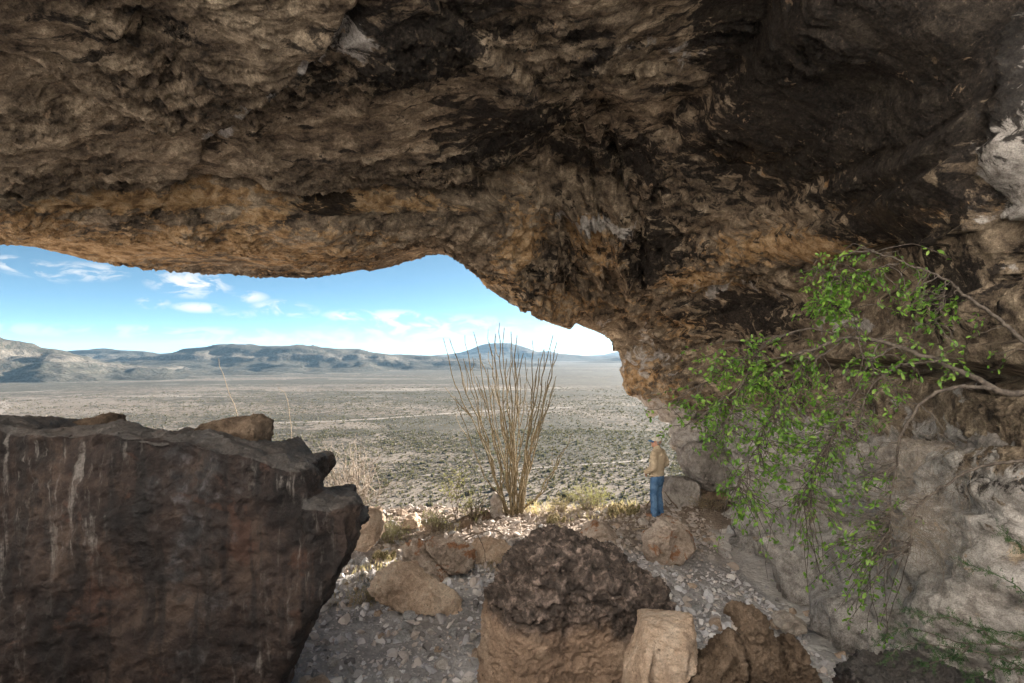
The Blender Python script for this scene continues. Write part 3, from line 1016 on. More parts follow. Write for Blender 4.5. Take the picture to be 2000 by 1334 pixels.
boulder('boulder', 'huge dark varnished boulder with pale drip streaks filling the lower left corner',
        [(-330, 850), (-200, 832), (-60, 824), (0, 816), (30, 814), (60, 822), (110, 836), (150, 834), (190, 824), (240, 818), (290, 832), (330, 836), (400, 838), (455, 852), (520, 870), (580, 892), (612, 902), (630, 922), (632, 958), (660, 974), (700, 964), (716, 985), (714, 1040), (694, 1098), (655, 1140), (622, 1180), (600, 1250), (560, 1334), (515, 1420), (440, 1560), (-330, 1600)],
        4.9, .30, 1.6, M_DARKROCK, voxel=.02, inset=.03, inset_b=.36, jag=.2, smooth=24, cuts=0, amp=.017, freq=5.5, rough=.017, seed=3, pits=.012, crust_amp=.03,
        crust=lambda W_, n: .62 * np.clip(1 - np.abs(W_[:, 0] + 2.6) / 2.2, 0, 1) + .25 * fbm(W_ * .9, 3, seed=77))
boulder('boulder', 'brown loaf shaped rock resting on top of the huge dark boulder', [(378, 840), (392, 828), (430, 818), (470, 809), (505, 810), (524, 822), (527, 845), (520, 876), (470, 880), (400, 862)], 5.4, .22, .3, M_BROWN, voxel=.012, smooth=6, cuts=2, rough=.012, seed=5)
boulder('boulder', 'small brown slab lying on the top edge of the huge dark boulder', [(118, 832), (150, 818), (190, 814), (212, 807), (226, 813), (236, 828), (220, 842), (140, 844)], 5.6, .14, .2, M_BROWN, voxel=.012, smooth=5, cuts=2, rough=.008, seed=6)
boulder('boulder', 'big tan boulder with rough dark crusted top in the centre foreground',
        [(930, 1345), (936, 1240), (940, 1185), (965, 1135), (985, 1106), (1015, 1072), (1042, 1046), (1072, 1036), (1100, 1046), (1150, 1070), (1215, 1090), (1262, 1108), (1298, 1140), (1312, 1175), (1316, 1225), (1300, 1290), (1240, 1345), (1080, 1375)],
        6.15, .42, .6, M_CRUST, voxel=.013, inset=.24, jag=.35, smooth=3, cuts=3, amp=.03, rough=.026, seed=8, sharp=.97, crust_amp=.10, ridge=6,
        crust=lambda W_, n: sstep(.34, 1.02, W_[:, 2] + .10 * (W_[:, 0] - .7) + .50 * fbm(W_ * 1.8, 4, seed=78)) * .95)
boulder('boulder', 'pale tan angular block with flat faces at the bottom centre', [(1205, 1430), (1222, 1300), (1236, 1240), (1262, 1218), (1330, 1212), (1362, 1206), (1371, 1228), (1368, 1255), (1325, 1300), (1300, 1345), (1310, 1430)], 4.9, .26, .36, M_TAN, voxel=.011, inset=.2, jag=.6, smooth=1, cuts=4, amp=.02, rough=.010, seed=9, sharp=.96)
boulder('boulder', 'jagged brown rock with a tall pointed pinnacle at the bottom',
        [[(1285, 1450), (1312, 1352), (1345, 1305), (1390, 1282), (1430, 1232), (1442, 1250), (1450, 1340), (1440, 1450)], [(1425, 1450), (1445, 1300), (1452, 1222), (1436, 1196), (1441, 1178), (1475, 1188), (1500, 1214), (1512, 1248), (1530, 1290), (1545, 1450)],
         [(1500, 1450), (1512, 1300), (1524, 1262), (1538, 1268), (1548, 1244), (1572, 1282), (1600, 1345), (1640, 1450)]],
        4.75, .20, .30, M_BROWN, voxel=.010, inset=.12, jag=.4, smooth=1, cuts=0, amp=.03, rough=.030, seed=10, ridge=8)
boulder('boulder', 'low dark blackened rock along the bottom right edge', [(1620, 1420), (1640, 1335), (1655, 1304), (1690, 1290), (1730, 1302), (1760, 1303), (1830, 1303), (1900, 1326), (1960, 1352), (1990, 1420)], 4.6, .25, .35, M_DARKROCK, voxel=.012, cuts=0, rough=.030, seed=11, crust=lambda W_, n: np.full(len(W_), .45))
boulder('boulder', 'long tan slab leaning across the gravel beside the huge dark boulder', [(712, 1146), (735, 1120), (765, 1106), (800, 1112), (850, 1134), (885, 1154), (903, 1182), (898, 1200), (872, 1206), (800, 1192), (740, 1174)], 7.7, .2, .24, M_SLAB, voxel=.012, inset=.30, jag=.6, smooth=0, cuts=6, amp=.03, rough=.022, ridge=8, seed=12, sharp=.97)
boulder('boulder', 'hollowed sunlit boulder with a scooped out middle', [[(786, 1070), (800, 1056), (826, 1060), (842, 1086), (870, 1096), (880, 1130), (835, 1134), (806, 1112), (790, 1092)], [(830, 1062), (845, 1054), (890, 1056), (918, 1070), (932, 1088), (925, 1104), (890, 1118), (866, 1108)]], 8.85, .24, .26, M_PINK, voxel=.013, inset=.34, jag=.6, smooth=0, cuts=3, sharp=.97, amp=.05, rough=.034, ridge=8, seed=13)
boulder('boulder', 'orange brown rock behind the hollowed boulder with dead twigs on it', [(912, 1068), (930, 1052), (960, 1048), (990, 1058), (1003, 1072), (990, 1090), (960, 1104), (932, 1098), (916, 1084)], 9.45, .2, .22, M_TAN, voxel=.013, inset=.30, jag=.6, smooth=0, cuts=5, amp=.03, rough=.026, ridge=8, seed=14)
boulder('boulder', 'rounded pale pinkish boulder standing on rubble in front of the man', [(1254, 1075), (1256, 1048), (1270, 1030), (1295, 1018), (1325, 1018), (1350, 1032), (1361, 1052), (1352, 1078), (1330, 1098), (1290, 1100), (1262, 1092)], 9.6, .32, .4, M_PINK, voxel=.014, inset=.25, jag=.4, smooth=1, cuts=4, amp=.03, rough=.020, seed=15, sharp=.97)
boulder('boulder', 'low pale rock with a rusty stain behind the crusted boulder', [(1130, 1050), (1140, 1028), (1160, 1018), (1185, 1026), (1206, 1048), (1204, 1062), (1165, 1066), (1138, 1062)], 10.6, .3, .35, M_PINK, voxel=.016, inset=.25, jag=.4, smooth=2, cuts=3, rough=.014, seed=16)
boulder('boulder', 'round grey boulder wedged under the foot of the cave wall', [(1330, 905), (1332, 880), (1345, 864), (1372, 860), (1400, 876), (1425, 910), (1430, 945), (1400, 958), (1370, 952), (1350, 935)], 13.2, .6, .8, M_GREY, voxel=.02, inset=.25, jag=.3, smooth=2, cuts=4, rough=.03, seed=17)
boulder('boulder', 'square grey block on the ground just right of the man', [(1294, 988), (1296, 934), (1310, 930), (1350, 932), (1362, 942), (1366, 968), (1356, 988), (1325, 998)], 13.0, .3, .5, M_GREY, voxel=.018, inset=.08, jag=.3, smooth=1, cuts=2, amp=.02, rough=.018, seed=18)
boulder('boulder', 'rusty brown stone under the round grey boulder', [(1350, 988), (1360, 952), (1400, 952), (1436, 964), (1440, 988), (1400, 996)], 13.4, .3, .4, M_TAN, voxel=.02, rough=.03, seed=19)
boulder('boulder', 'pale pointed rock standing just left of the ocotillo base', [(956, 1008), (958, 980), (966, 963), (975, 961), (980, 986), (984, 1010)], 12.5, .12, .16, M_PALE, voxel=.014, rough=.012, smooth=1, seed=20)
boulder('boulder', 'tan boulder half hidden behind the right tip of the huge dark boulder', [(690, 1062), (700, 1012), (716, 990), (735, 998), (748, 1022), (742, 1052), (715, 1074)], 9.5, .25, .35, M_TAN, voxel=.016, rough=.02, smooth=1, seed=21)
boulder('boulder', 'dark rounded rock left of the pale pointed rock', [(892, 1030), (900, 1014), (915, 1008), (924, 1018), (922, 1033), (900, 1036)], 11.5, .2, .2, M_BROWN, voxel=.016, rough=.012, seed=22)
boulder('boulder', 'dark brown rock beside the dry grass by the ocotillo base', [(932, 1018), (940, 1003), (952, 999), (960, 1008), (958, 1021), (940, 1024)], 12.0, .18, .2, M_BROWN, voxel=.016, rough=.012, seed=23)
boulder('boulder', 'small grey rock out on the slope left of the tall sprig', [(792, 996), (794, 986), (802, 984), (808, 990), (806, 998)], 13, .1, .1, M_GREY, voxel=.014, rough=.006, seed=24)
boulder('boulder', 'flat sunlit rock among the grey bushes', [(785, 1026), (792, 1009), (810, 1005), (822, 1015), (818, 1030)], 11.4, .2, .2, M_TAN, voxel=.016, rough=.012, smooth=1, seed=25)
boulder('boulder', 'pale flat rock on the dust at the foot of the right wall', [(1516, 1222), (1525, 1206), (1548, 1203), (1572, 1214), (1571, 1232), (1540, 1238)], 7.0, .14, .2, M_PALE, voxel=.012, rough=.010, smooth=1, jag=.4, seed=26)
boulder('boulder', 'stone at the feet of the man', [(1246, 1030), (1248, 1016), (1258, 1011), (1266, 1017), (1264, 1031)], 11.6, .12, .12, M_PALE, voxel=.012, rough=.01, smooth=1, seed=27)
boulder('boulder', 'pale wind rounded boulder against the right wall under the branches', [(1782, 935), (1790, 895), (1830, 880), (1880, 872), (1905, 850), (1950, 838), (1958, 870), (1925, 905), (1915, 945), (1880, 990), (1820, 985)], 6.6, .4, .8, M_PALE, voxel=.016, inset=.2, jag=.3, smooth=4, cuts=0, amp=.03, rough=.025, seed=28, pits=.03)
boulder('boulder', 'grey boulder against the right wall at the frame edge', [(1935, 930), (1940, 860), (1965, 825), (2010, 810), (2080, 820), (2100, 920), (2000, 950)], 5.9, .3, .6, M_GREY, voxel=.016, inset=.2, cuts=2, rough=.025, seed=29)
boulder('boulder', 'pale smooth boulder at the foot of the wall near the right edge', [(1885, 1190), (1890, 1120), (1925, 1085), (1975, 1080), (1995, 1120), (1985, 1190), (1940, 1240)], 5.6, .3, .5, M_PALE, voxel=.014, inset=.2, cuts=3, smooth=3, rough=.012, seed=30)


# ------------------------------------------------------------------ loose stones and gravel
def pebble_shape(seed, sub):
    S, Q = ico(sub)
    r = np.random.default_rng(seed)
    V = S * np.array([r.uniform(.9, 1.3), r.uniform(.65, 1.0), r.uniform(.45, .8)])
    for k in range(10):
        n = r.normal(size=3)
        n /= np.linalg.norm(n)
        d = V @ n
        V = V - np.clip(d - d.max() * r.uniform(.42, .78), 0, None)[:, None] * n
    V = V * 1.25 + .04 * r.normal(size=V.shape) * (1 if sub < 2 else .2)
    return V, Q


def ground_samples(n, ylo, yhi, xlo, xhi, seed):
    r = np.random.default_rng(seed)
    y = r.uniform(ylo, yhi, n)
    x = r.uniform(xlo, xhi, n)
    return x, y, r


STONE_M = []
for k, (a, b, c_) in enumerate([((.34, .31, .285), (.50, .46, .43), (.64, .60, .57)), ((.24, .235, .23), (.38, .375, .375), (.54, .535, .53)), ((.30, .22, .165), (.44, .335, .26), (.56, .45, .36))]):
    STONE_M.append(rock_mat('loose_stone', a, b, c_, 5, bump=.01, speck=(.2, .16, .13)))

stone_meshes = []
for k in range(15):
    V, Q = pebble_shape(k, 3)
    me = mesh_np('stone', V, Q, False, STONE_M[k % 3])
    stone_meshes.append(me)


LANDMARKS = [(*P(px, 0, Y)[:2], t) for px, Y, t in [
    (640, 6.2, 'beside the huge dark boulder'), (800, 6.0, 'between the two biggest boulders'), (810, 8.2, 'by the long tan slab'), (850, 9.4, 'by the hollowed boulder'), (955, 9.9, 'by the orange brown rock'),
    (1130, 6.6, 'beside the big crusted boulder'), (1310, 9.6, 'around the pale pinkish boulder'), (1165, 10.6, 'by the low rusty stained rock'), (1283, 11.8, 'near the feet of the man'), (1006, 12.2, 'by the ocotillo base'),
    (1440, 9.0, 'along the dusty foot of the right wall'), (1400, 7.0, 'in the shaded middle of the floor'), (1540, 7.0, 'near the pale flat rock on the dust'), (1470, 5.6, 'behind the jagged pinnacle rock'), (1083, 11.9, 'by the sunlit cactus clump'), (746, 10.0, 'by the small cactus clump'), (1400, 12.6, 'by the round grey boulder')]]


def place_stones():
    r = np.random.default_rng(42)
    n = 0
    while n < 285:
        y = r.uniform(5.7, 12.6)
        x = r.uniform(-3.3, 4.6)
        dens = .45 + .9 * float(fbm(np.array([[x * .8, y * .8, 3.0]]), 2, seed=4)[0])
        if x > 3.3 + .1 * (y - 6):
            dens *= .25
        if y > 11:
            dens *= .6
        if r.random() > dens:
            continue
        s = float(np.clip(r.lognormal(-2.75, .42), .04, .15))
        km = int(r.integers(15))
        lm = min(LANDMARKS, key=lambda q: math.hypot(q[0] - x, q[1] - y))[2]
        o = link('stone', stone_meshes[km], cat='stone', group='loose stones on the shelter floor',
                 label='%s %s angular stone lying %s' % ('small' if s < .055 else ('fist sized' if s < .085 else 'large'), ('pale', 'grey', 'tan')[km % 3], lm))
        o.location = (x, y, gz(x, y) + s * .24)
        o.scale = (s, s, s)
        o.rotation_euler = (r.normal() * .3, r.normal() * .3, r.uniform(0, 6.28))
        n += 1


place_stones()


def gravel(name, label, n, smin, smax, sub, seed, mat, xr, yr):
    shapes = [pebble_shape(200 + seed + k, sub) for k in range(24)]
    x, y, r = ground_samples(n, *yr, *xr, seed)
    den = fbm(np.stack([x * .9, y * .9, 0 * x], -1), 3, seed=seed + 2) * 1.4 + .62
    wallx = 3.5 + .08 * (y - 6)
    den = den * np.where(x > wallx, .10, 1) * np.where(y < 5.5, .6, 1)
    ok = r.random(n) < den
    x, y = x[ok], y[ok]
    z = ground_z(x, y)
    V_, Q_, off = [], [], 0
    nv = len(shapes[0][0])
    s = np.exp(r.uniform(math.log(smin), math.log(smax), len(x)))
    a = r.uniform(0, 6.28, len(x))
    tl = r.normal(size=(len(x), 2)) * .25
    idx = r.integers(0, 24, len(x))
    base = np.stack([shapes[i][0] for i in range(24)])[idx] * s[:, None, None]      # n x nv x 3
    ca, sa = np.cos(a)[:, None], np.sin(a)[:, None]
    X = base[:, :, 0] * ca - base[:, :, 1] * sa
    Yv = base[:, :, 0] * sa + base[:, :, 1] * ca
    Z = base[:, :, 2] + X * tl[:, :1] + Yv * tl[:, 1:]
    V = np.stack([X + x[:, None], Yv + y[:, None], Z + (z + s * .26)[:, None]], -1).reshape(-1, 3)
    Q = np.concatenate([shapes[0][1][None] + (np.arange(len(x)) * nv)[:, None, None]]).reshape(-1, 3)
    me = mesh_np(name, V, Q, False, mat)
    add_attr(me, 'tone', np.repeat(r.random(len(x)), nv))
    link(name, me, label=label, kind='stuff')


def gravel_mat():
    m = Mat('gravel', .95, .15)
    v = m.co(kind='World')
    t = m.ramp(m.attr('tone'), [(0, (.15, .135, .13)), (.2, (.42, .405, .42)), (.4, (.54, .54, .58)), (.6, (.66, .64, .66)), (.8, (.50, .41, .35)), (1, (.82, .81, .82))])
    sep = m.N('ShaderNodeSeparateXYZ')
    m.L(v, sep.inputs[0])
    lipm = m.step(m.math('ADD', sep.outputs['Y'], m.math('MULTIPLY', m.noise(v, 1.1, 6), 2.0)), 9.6, 12.0)
    t = m.mix(m.math('MULTIPLY', lipm, .7), t, (.33, .255, .19))
    m.color(m.mix(.18, t, m.ramp(m.noise(v, 30, 4), [(.35, (.26, .24, .23)), (.65, (.56, .53, .51))])))
    m.bump(m.noise(v, 90, 5, .7), .004)
    return m.m


GRAVEL = gravel_mat()
gravel('gravel', 'bed of small broken limestone gravel covering the shelter floor', 12500, .012, .040, 1, 3, GRAVEL, (-4.2, 5), (4.6, 13.4))
gravel('gravel', 'scattered fist sized rubble covering the shelter floor', 5200, .03, .075, 1, 6, GRAVEL, (-4.2, 5), (4.6, 13.2))
gravel('gravel', 'broken angular rubble strewn over the shelter floor', 520, .055, .10, 2, 8, GRAVEL, (-4.0, 4.6), (4.8, 12.6))


# ------------------------------------------------------------------ plants
def stick_mat(name, c1, c2, scale=25):
    return simple_mat(name, c1, c2, scale, .85, .003, 120)


def leaf_mat(name, c1, c2, trans=.35, rough=.45):
    m = Mat(name, rough, .4)
    v = m.co(kind='World')
    m.color(m.ramp(m.noise(v, 16, 3), [(.36, tuple(q * .55 for q in c1)), (.45, c1), (.55, c2), (.66, (c2[0] * 1.5, c2[1] * 1.12, c2[2] * 1.3))]))
    tr = m.N('ShaderNodeBsdfTranslucent')
    tr.inputs['Color'].default_value = (c2[0] * 1.6, c2[1] * 1.7, c2[2], 1)
    mx = m.N('ShaderNodeMixShader')
    mx.inputs[0].default_value = trans
    out = next(n for n in m.nt.nodes if n.type == 'OUTPUT_MATERIAL')
    m.L(m.bsdf.outputs[0], mx.inputs[1])
    m.L(tr.outputs[0], mx.inputs[2])
    m.L(mx.outputs[0], out.inputs['Surface'])
    return m.m


M_OCO = stick_mat('ocotillo_bark', (.15, .118, .07), (.27, .215, .135))
M_TWIG = stick_mat('grey_twig', (.16, .125, .095), (.30, .25, .2))
M_DEADWOOD = stick_mat('dead_wood', (.09, .065, .05), (.2, .15, .11))
M_BARK = stick_mat('branch_bark', (.06, .048, .04), (.14, .115, .095))
M_STALK = stick_mat('dry_stalk', (.26, .2, .14), (.36, .29, .21))
M_LEAF = leaf_mat('green_leaf', (.07, .165, .022), (.17, .31, .05), .35)
M_SAGE = leaf_mat('sage_leaf', (.13, .135, .07), (.21, .205, .11), .3, .8)
M_YELLOWGREEN = leaf_mat('yellow_green_leaf', (.15, .155, .075), (.23, .22, .115), .3, .8)
M_FERNY = leaf_mat('feathery_leaf', (.025, .065, .022), (.05, .105, .03), .25, .6)
M_STRAW = leaf_mat('dry_grass', (.25, .20, .13), (.37, .305, .21), .3, .8)
M_CREO = leaf_mat('creosote_leaf', (.115, .104, .078), (.165, .15, .115), .12, .9)


def unit(v):
    return v / (np.linalg.norm(v, axis=-1, keepdims=True) + 1e-9)


def quads_at(c, d, up, length, width, curl=.12):
    """leaf blades: two quads folded about the midrib. c base, d direction, up normal"""
    s = unit(np.cross(d, up))
    n = np.cross(s, d)
    L_ = np.asarray(length)[:, None]
    W_ = np.asarray(width)[:, None]
    v0 = c
    v1 = c + d * L_ * .45 + s * W_ * .5 + n * W_ * .18
    v2 = c + d * L_ * .5
    v3 = c + d * L_ * .45 - s * W_ * .5 + n * W_ * .18
    v4 = c + d * L_ * .85 + s * W_ * .38 + n * W_ * .12 - n * L_ * curl * .5
    v5 = c + d * L_ - n * L_ * curl
    v6 = c + d * L_ * .85 - s * W_ * .38 + n * W_ * .12 - n * L_ * curl * .5
    V = np.stack([v0, v1, v2, v3, v4, v5, v6], 1).reshape(-1, 3)
    t = np.array([[0, 1, 2, 2], [0, 2, 3, 3], [1, 4, 5, 2], [2, 5, 6, 3]])
    tri = np.array([[0, 1, 2], [0, 2, 3], [1, 4, 2], [4, 5, 2], [2, 5, 6], [2, 6, 3]])
    F_ = (tri[None] + (np.arange(len(c)) * 7)[:, None, None]).reshape(-1, 3)
    return V, F_


def slivers(c, d, length, width):
    """thin blades (one triangle pair) for grass and small leaves"""
    r = np.random.default_rng(len(c))
    s = unit(np.cross(d, r.normal(size=c.shape)))
    L_ = np.asarray(length)[:, None]
    W_ = np.asarray(width)[:, None]
    V = np.stack([c - s * W_ * .3, c + s * W_ * .3, c + d * L_ * .6 + s * W_ * .5, c + d * L_, c + d * L_ * .6 - s * W_ * .5], 1).reshape(-1, 3)
    tri = np.array([[0, 1, 2], [0, 2, 4], [4, 2, 3]])
    F_ = (tri[None] + (np.arange(len(c)) * 5)[:, None, None]).reshape(-1, 3)
    return V, F_


def wobble(pts, amp, r):
    n = len(pts)
    w = np.cumsum(r.normal(size=(n, 3)), axis=0)
    w = w - np.linspace(0, 1, n)[:, None] * w[-1]
    return pts + w * amp


def ocotillo():
    base = P(1006, 1003, 12.6)
    base[2] = gz(base[0], base[1]) - .03
    root = empty('ocotillo', base, 'tall bare ocotillo with a fan of thin thorny stems at the lip of the slope', 'ocotillo')
    tips = [(866, 660), (878, 662), (908, 655), (925, 648), (938, 690), (955, 668), (976, 630), (968, 652), (985, 640), (998, 648), (1010, 655), (1022, 690), (1040, 665), (1052, 700), (1062, 682), (1080, 655), (1088, 668), (1076, 720), (1066, 745), (1086, 735),
            (890, 775), (1118, 845), (1030, 720), (990, 700), (952, 720), (930, 735), (1005, 690), (1045, 740), (965, 700), (1015, 730), (905, 700), (1110, 870), (940, 760), (1058, 790)]
    r = np.random.default_rng(5)
    for k, (tx, ty) in enumerate(tips):
        Y = 12.6 + r.normal() * .45
        tip = P(tx, ty, Y)
        b = base + np.array([(tx - 1000) * .0012 + r.normal() * .03, (Y - 12.6) * .12 + r.normal() * .03, 0])
        bow = P(1006 + (tx - 1006) * .50, 1003 + (ty - 1003) * .46, 12.6 + (Y - 12.6) * .6)
        q = P(1006 + (tx - 1006) * .80, 1003 + (ty - 1003) * .76, 12.6 + (Y - 12.6) * .85)
        if tx in (890, 1118, 1110):
            bow = P(1006 + (tx - 1006) * .6, 1003 + (ty - 1003) * .42, Y)
        c = spline([b, bow, q, tip], 22)
        c = wobble(c, .022, r)
        mb = MB()
        rad = np.linspace(.023, .0085, 22) * (1 + .12 * np.sin(np.arange(22) * 2.1 + k)) * (.8 if k > 19 else 1)
        mb.tube(c, rad, 6)
        # forks near the tip
        nf = 2 if k < 20 else (1 if r.random() < .6 else 0)
        for f in range(nf):
            j = r.integers(12, 19)
            dr = c[j + 1] - c[j]
            dr = dr / np.linalg.norm(dr)
            side = np.array([r.choice([-1, 1]) * r.uniform(.25, .6), r.normal() * .2, .1])
            ln = r.uniform(.3, .75)
            e = c[j] + (dr + side * .8) * ln * .55
            e2 = e + (dr + side * .25) * ln * .5
            mb.tube(wobble(spline([c[j], e, e2], 8), .01, r), np.linspace(.009, .005, 8), 5)
        # thorns
        th = []
        for j in range(1, 21):
            for _ in range(2):
                d = unit(r.normal(size=3) + np.array([0, 0, .3]))
                th.append((c[j] + (c[j + 1] - c[j]) * r.random(), d))
        for cc, d in th:
            mb.tube(np.array([cc, cc + d * .035]), np.array([.003, .0008]), 3)
        link('stem', mb.mesh('stem', M_OCO, True, base), root)


ocotillo()


def bush(name, label, cat, px, py, Y, w, h, ntw, mat_t, mat_l, nleaf, leaf=(.02, .008), seed=0, spread=1.0, group=None, up=.6, rad=.005, sub=3, wob=.012):
    b = P(px, py, Y)
    b[2] = gz(b[0], b[1]) - .02
    r = np.random.default_rng(seed)
    root = empty(name, b, label, cat, group)
    mb = MB()
    lc, ld = [], []
    for k in range(ntw):
        a = r.uniform(0, 6.283)
        rr = math.sqrt(r.random()) * w * spread
        tip = b + np.array([math.cos(a) * rr, math.sin(a) * rr, h * r.uniform(.55, 1.05) * (1 - .35 * (rr / w) ** 2)])
        st = b + np.array([math.cos(a), math.sin(a), 0]) * rr * .12
        midp = st + (tip - st) * .5 + np.array([0, 0, h * .08]) + r.normal(size=3) * w * .07
        c = wobble(spline([st, midp, tip], 9), wob * h, r)
        mb.tube(c, np.linspace(rad * r.uniform(.7, 1.2), rad * .3, 9), 4)
        for s in range(sub):
            j = r.integers(3, 8)
            d = unit(unit(c[j] - c[j - 1]) + r.normal(size=3) * .6 + np.array([0, 0, .2]))
            ln = h * r.uniform(.15, .35)
            c2 = wobble(spline([c[j], c[j] + d * ln * .5, c[j] + d * ln + np.array([0, 0, .04 * ln])], 6), wob * h * .8, r)
            mb.tube(c2, np.linspace(rad * .45, rad * .2, 6), 3)
            for q in range(nleaf):
                jj = r.integers(1, 6)
                lc.append(c2[jj] + r.normal(size=3) * .006)
                ld.append(unit(d + r.normal(size=3) * .8))
        for q in range(nleaf):
            jj = r.integers(4, 9)
            lc.append(c[jj] + r.normal(size=3) * .006)
            ld.append(unit(c[jj] - c[jj - 1]) * .8 + r.normal(size=3) * .6)
    link('twigs', mb.mesh('twigs', mat_t, True, b), root, kind='stuff')
    if lc:
        lc, ld = np.array(lc), unit(np.array(ld))
        V, Q = slivers(lc, ld, r.uniform(.7, 1.3, len(lc)) * leaf[0], r.uniform(.7, 1.3, len(lc)) * leaf[1])
        link('foliage', mesh_np('foliage', V - b, Q, False, mat_l), root, kind='stuff')
    return root


bush('dry_bush', 'leafless pale dry bush rising behind the huge dark boulder', 'bush', 684, 1020, 11.0, .62, 1.95, 34, M_TWIG, None, 0, seed=1, rad=.013, sub=9, wob=.02)
bush('grey_bush', 'grey green twiggy bush beside the tip of the huge dark boulder', 'bush', 765, 1036, 10.6, .42, .50, 70, M_TWIG, M_SAGE, 7, (.026, .008), seed=2)
bush('grey_bush', 'low grey green bush between the flat sunlit rock and the dark rounded rock', 'bush', 848, 1026, 11.2, .36, .46, 60, M_TWIG, M_SAGE, 7, (.026, .008), seed=3)
bush('thorn_bush', 'olive thorny bush left of the pale pointed rock', 'bush', 925, 1012, 11.9, .40, .62, 46, M_DEADWOOD, M_SAGE, 7, (.028, .01), seed=4, rad=.007)
bush('tall_sprig', 'thin tall sprig with sparse green leaflets rising over the bushes', 'shrub', 890, 1014, 11.8, .30, 1.55, 6, M_DEADWOOD, M_YELLOWGREEN, 26, (.03, .011), seed=5, rad=.008, sub=5)
bush('feathery_bush', 'feathery yellow green bush in sun between ocotillo and man', 'bush', 1150, 992, 12.9, .62, .62, 90, M_TWIG, M_YELLOWGREEN, 7, (.03, .007), seed=6, rad=.004)
bush('feathery_bush', 'thin straw coloured bush just right of the ocotillo base', 'bush', 1095, 996, 12.8, .3, .40, 40, M_TWIG, M_STRAW, 5, (.03, .006), seed=7, rad=.004)
bush('grey_bush', 'small dead grey bush on the gravel behind the long tan slab', 'bush', 905, 1130, 8.9, .2, .22, 50, M_TWIG, M_TWIG, 3, (.02, .004), seed=8, rad=.003)
bush('grey_bush', 'straw grey tuft of dead twigs in front of the hollowed boulder', 'bush', 990, 1120, 9.0, .22, .2, 45, M_TWIG, M_STRAW, 3, (.03, .004), seed=9, rad=.003)
bush('dry_tuft', 'dry tuft of twigs at the left end of the long tan slab', 'bush', 715, 1165, 8.2, .25, .22, 50, M_TWIG, M_STRAW, 4, (.03, .004), seed=12, rad=.003)
bush('dry_tuft', 'dry weeds under the foot of the wall right of the man', 'bush', 1385, 985, 12.4, .5, .3, 60, M_TWIG, M_STRAW, 4, (.04, .005), seed=13, rad=.004)


def dry_grass():
    r = np.random.default_rng(11)
    cc, dd, ll = [], [], []
    spots = [(1040, 1000, 12.7, .25, 70, .38), (1075, 995, 12.8, .3, 60, .34), (985, 1008, 12.5, .2, 90, .3), (1130, 992, 12.9, .35, 50, .26), (1180, 988, 13.0, .3, 40, .22), (1235, 985, 13.0, .35, 50, .26),
             (930, 1022, 11.9, .25, 80, .22), (870, 1032, 11.2, .3, 70, .2), (735, 1100, 9.4, .4, 70, .16), (700, 1120, 9.0, .4, 80, .16), (760, 1080, 9.7, .5, 50, .13), (700, 1170, 8.2, .45, 120, .13), (1120, 1000, 12.3, .6, 120, .14),
             (1200, 1000, 12.2, .4, 90, .15), (1010, 1085, 9.6, .35, 90, .15), (960, 1110, 9.2, .3, 90, .13), (1380, 985, 12.6, .35, 60, .2), (840, 1130, 8.7, .2, 60, .15), (820, 1195, 7.9, .3, 60, .1), (775, 1040, 10.6, .3, 60, .18)]
    for px, py, Y, w, n, h in spots:
        b = P(px, py, Y)
        x = b[0] + r.normal(size=n) * w * .6
        y = b[1] + r.normal(size=n) * w * .5
        z = ground_z(x, y)
        cc.append(np.stack([x, y, z], -1))
        d = np.stack([r.normal(size=n) * .4, r.normal(size=n) * .4, np.ones(n)], -1)
        dd.append(unit(d))
        ll.append(h * r.uniform(.5, 1.15, n))
    cc, dd, ll = np.concatenate(cc), np.concatenate(dd), np.concatenate(ll)
    V, Q = slivers(cc, dd, ll, np.full(len(ll), .007))
    link('dry_grass', mesh_np('dry_grass', V, Q, False, M_STRAW), label='straw coloured dry grass among the rocks along the lip', kind='stuff')


dry_grass()

M_CACTUS = simple_mat('cactus_skin', (.11, .105, .05), (.19, .165, .085), 20, .8)
M_SPINE = simple_mat('cactus_spine', (.52, .42, .25), (.62, .52, .34), 20, .7)


def cactus_stem(seed):
    r = np.random.default_rng(seed)
    nr, nz = 20, 9
    V, Q = [], []
    for i in range(nz):
        t = i / (nz - 1)
        rad = .032 * (math.sqrt(max(0, 1 - max(0, (t - .55) / .46) ** 2)) if t > .55 else .85 + .15 * math.sin(t / .55 * 1.57))
        for j in range(nr):
            k = 1 + (.14 if j % 2 else -.14)
            a = j / nr * 6.283
            V.append((math.cos(a) * rad * k, math.sin(a) * rad * k, t * .17))
    Q = grid_faces(nr, nz)
    wrap = [[i * nr + nr - 1, i * nr, (i + 1) * nr, (i + 1) * nr + nr - 1] for i in range(nz - 1)]
    return np.array(V), np.concatenate([Q, np.array(wrap)])


CACT = [mesh_np('stem', *cactus_stem(s), True, M_CACTUS) for s in range(2)]


def spine_mesh():
    r = np.random.default_rng(3)
    n = 170
    a = r.integers(0, 10, n) / 10 * 6.283 + .31
    t = r.uniform(.15, 1, n)
    rad = .034 * np.sqrt(np.clip(1 - np.clip((t - .55) / .46, 0, 1) ** 2, 0, 1))
    c = np.stack([np.cos(a) * rad, np.sin(a) * rad, t * .17], -1)
    d = unit(np.stack([np.cos(a), np.sin(a), r.normal(size=n) * .8 + (t > .85) * 1.2], -1) + r.normal(size=(n, 3)) * .5)
    V, Q = slivers(c, d, r.uniform(.018, .034, n), np.full(n, .0035))
    return mesh_np('spines', V, Q, False, M_SPINE)


SPINES = spine_mesh()


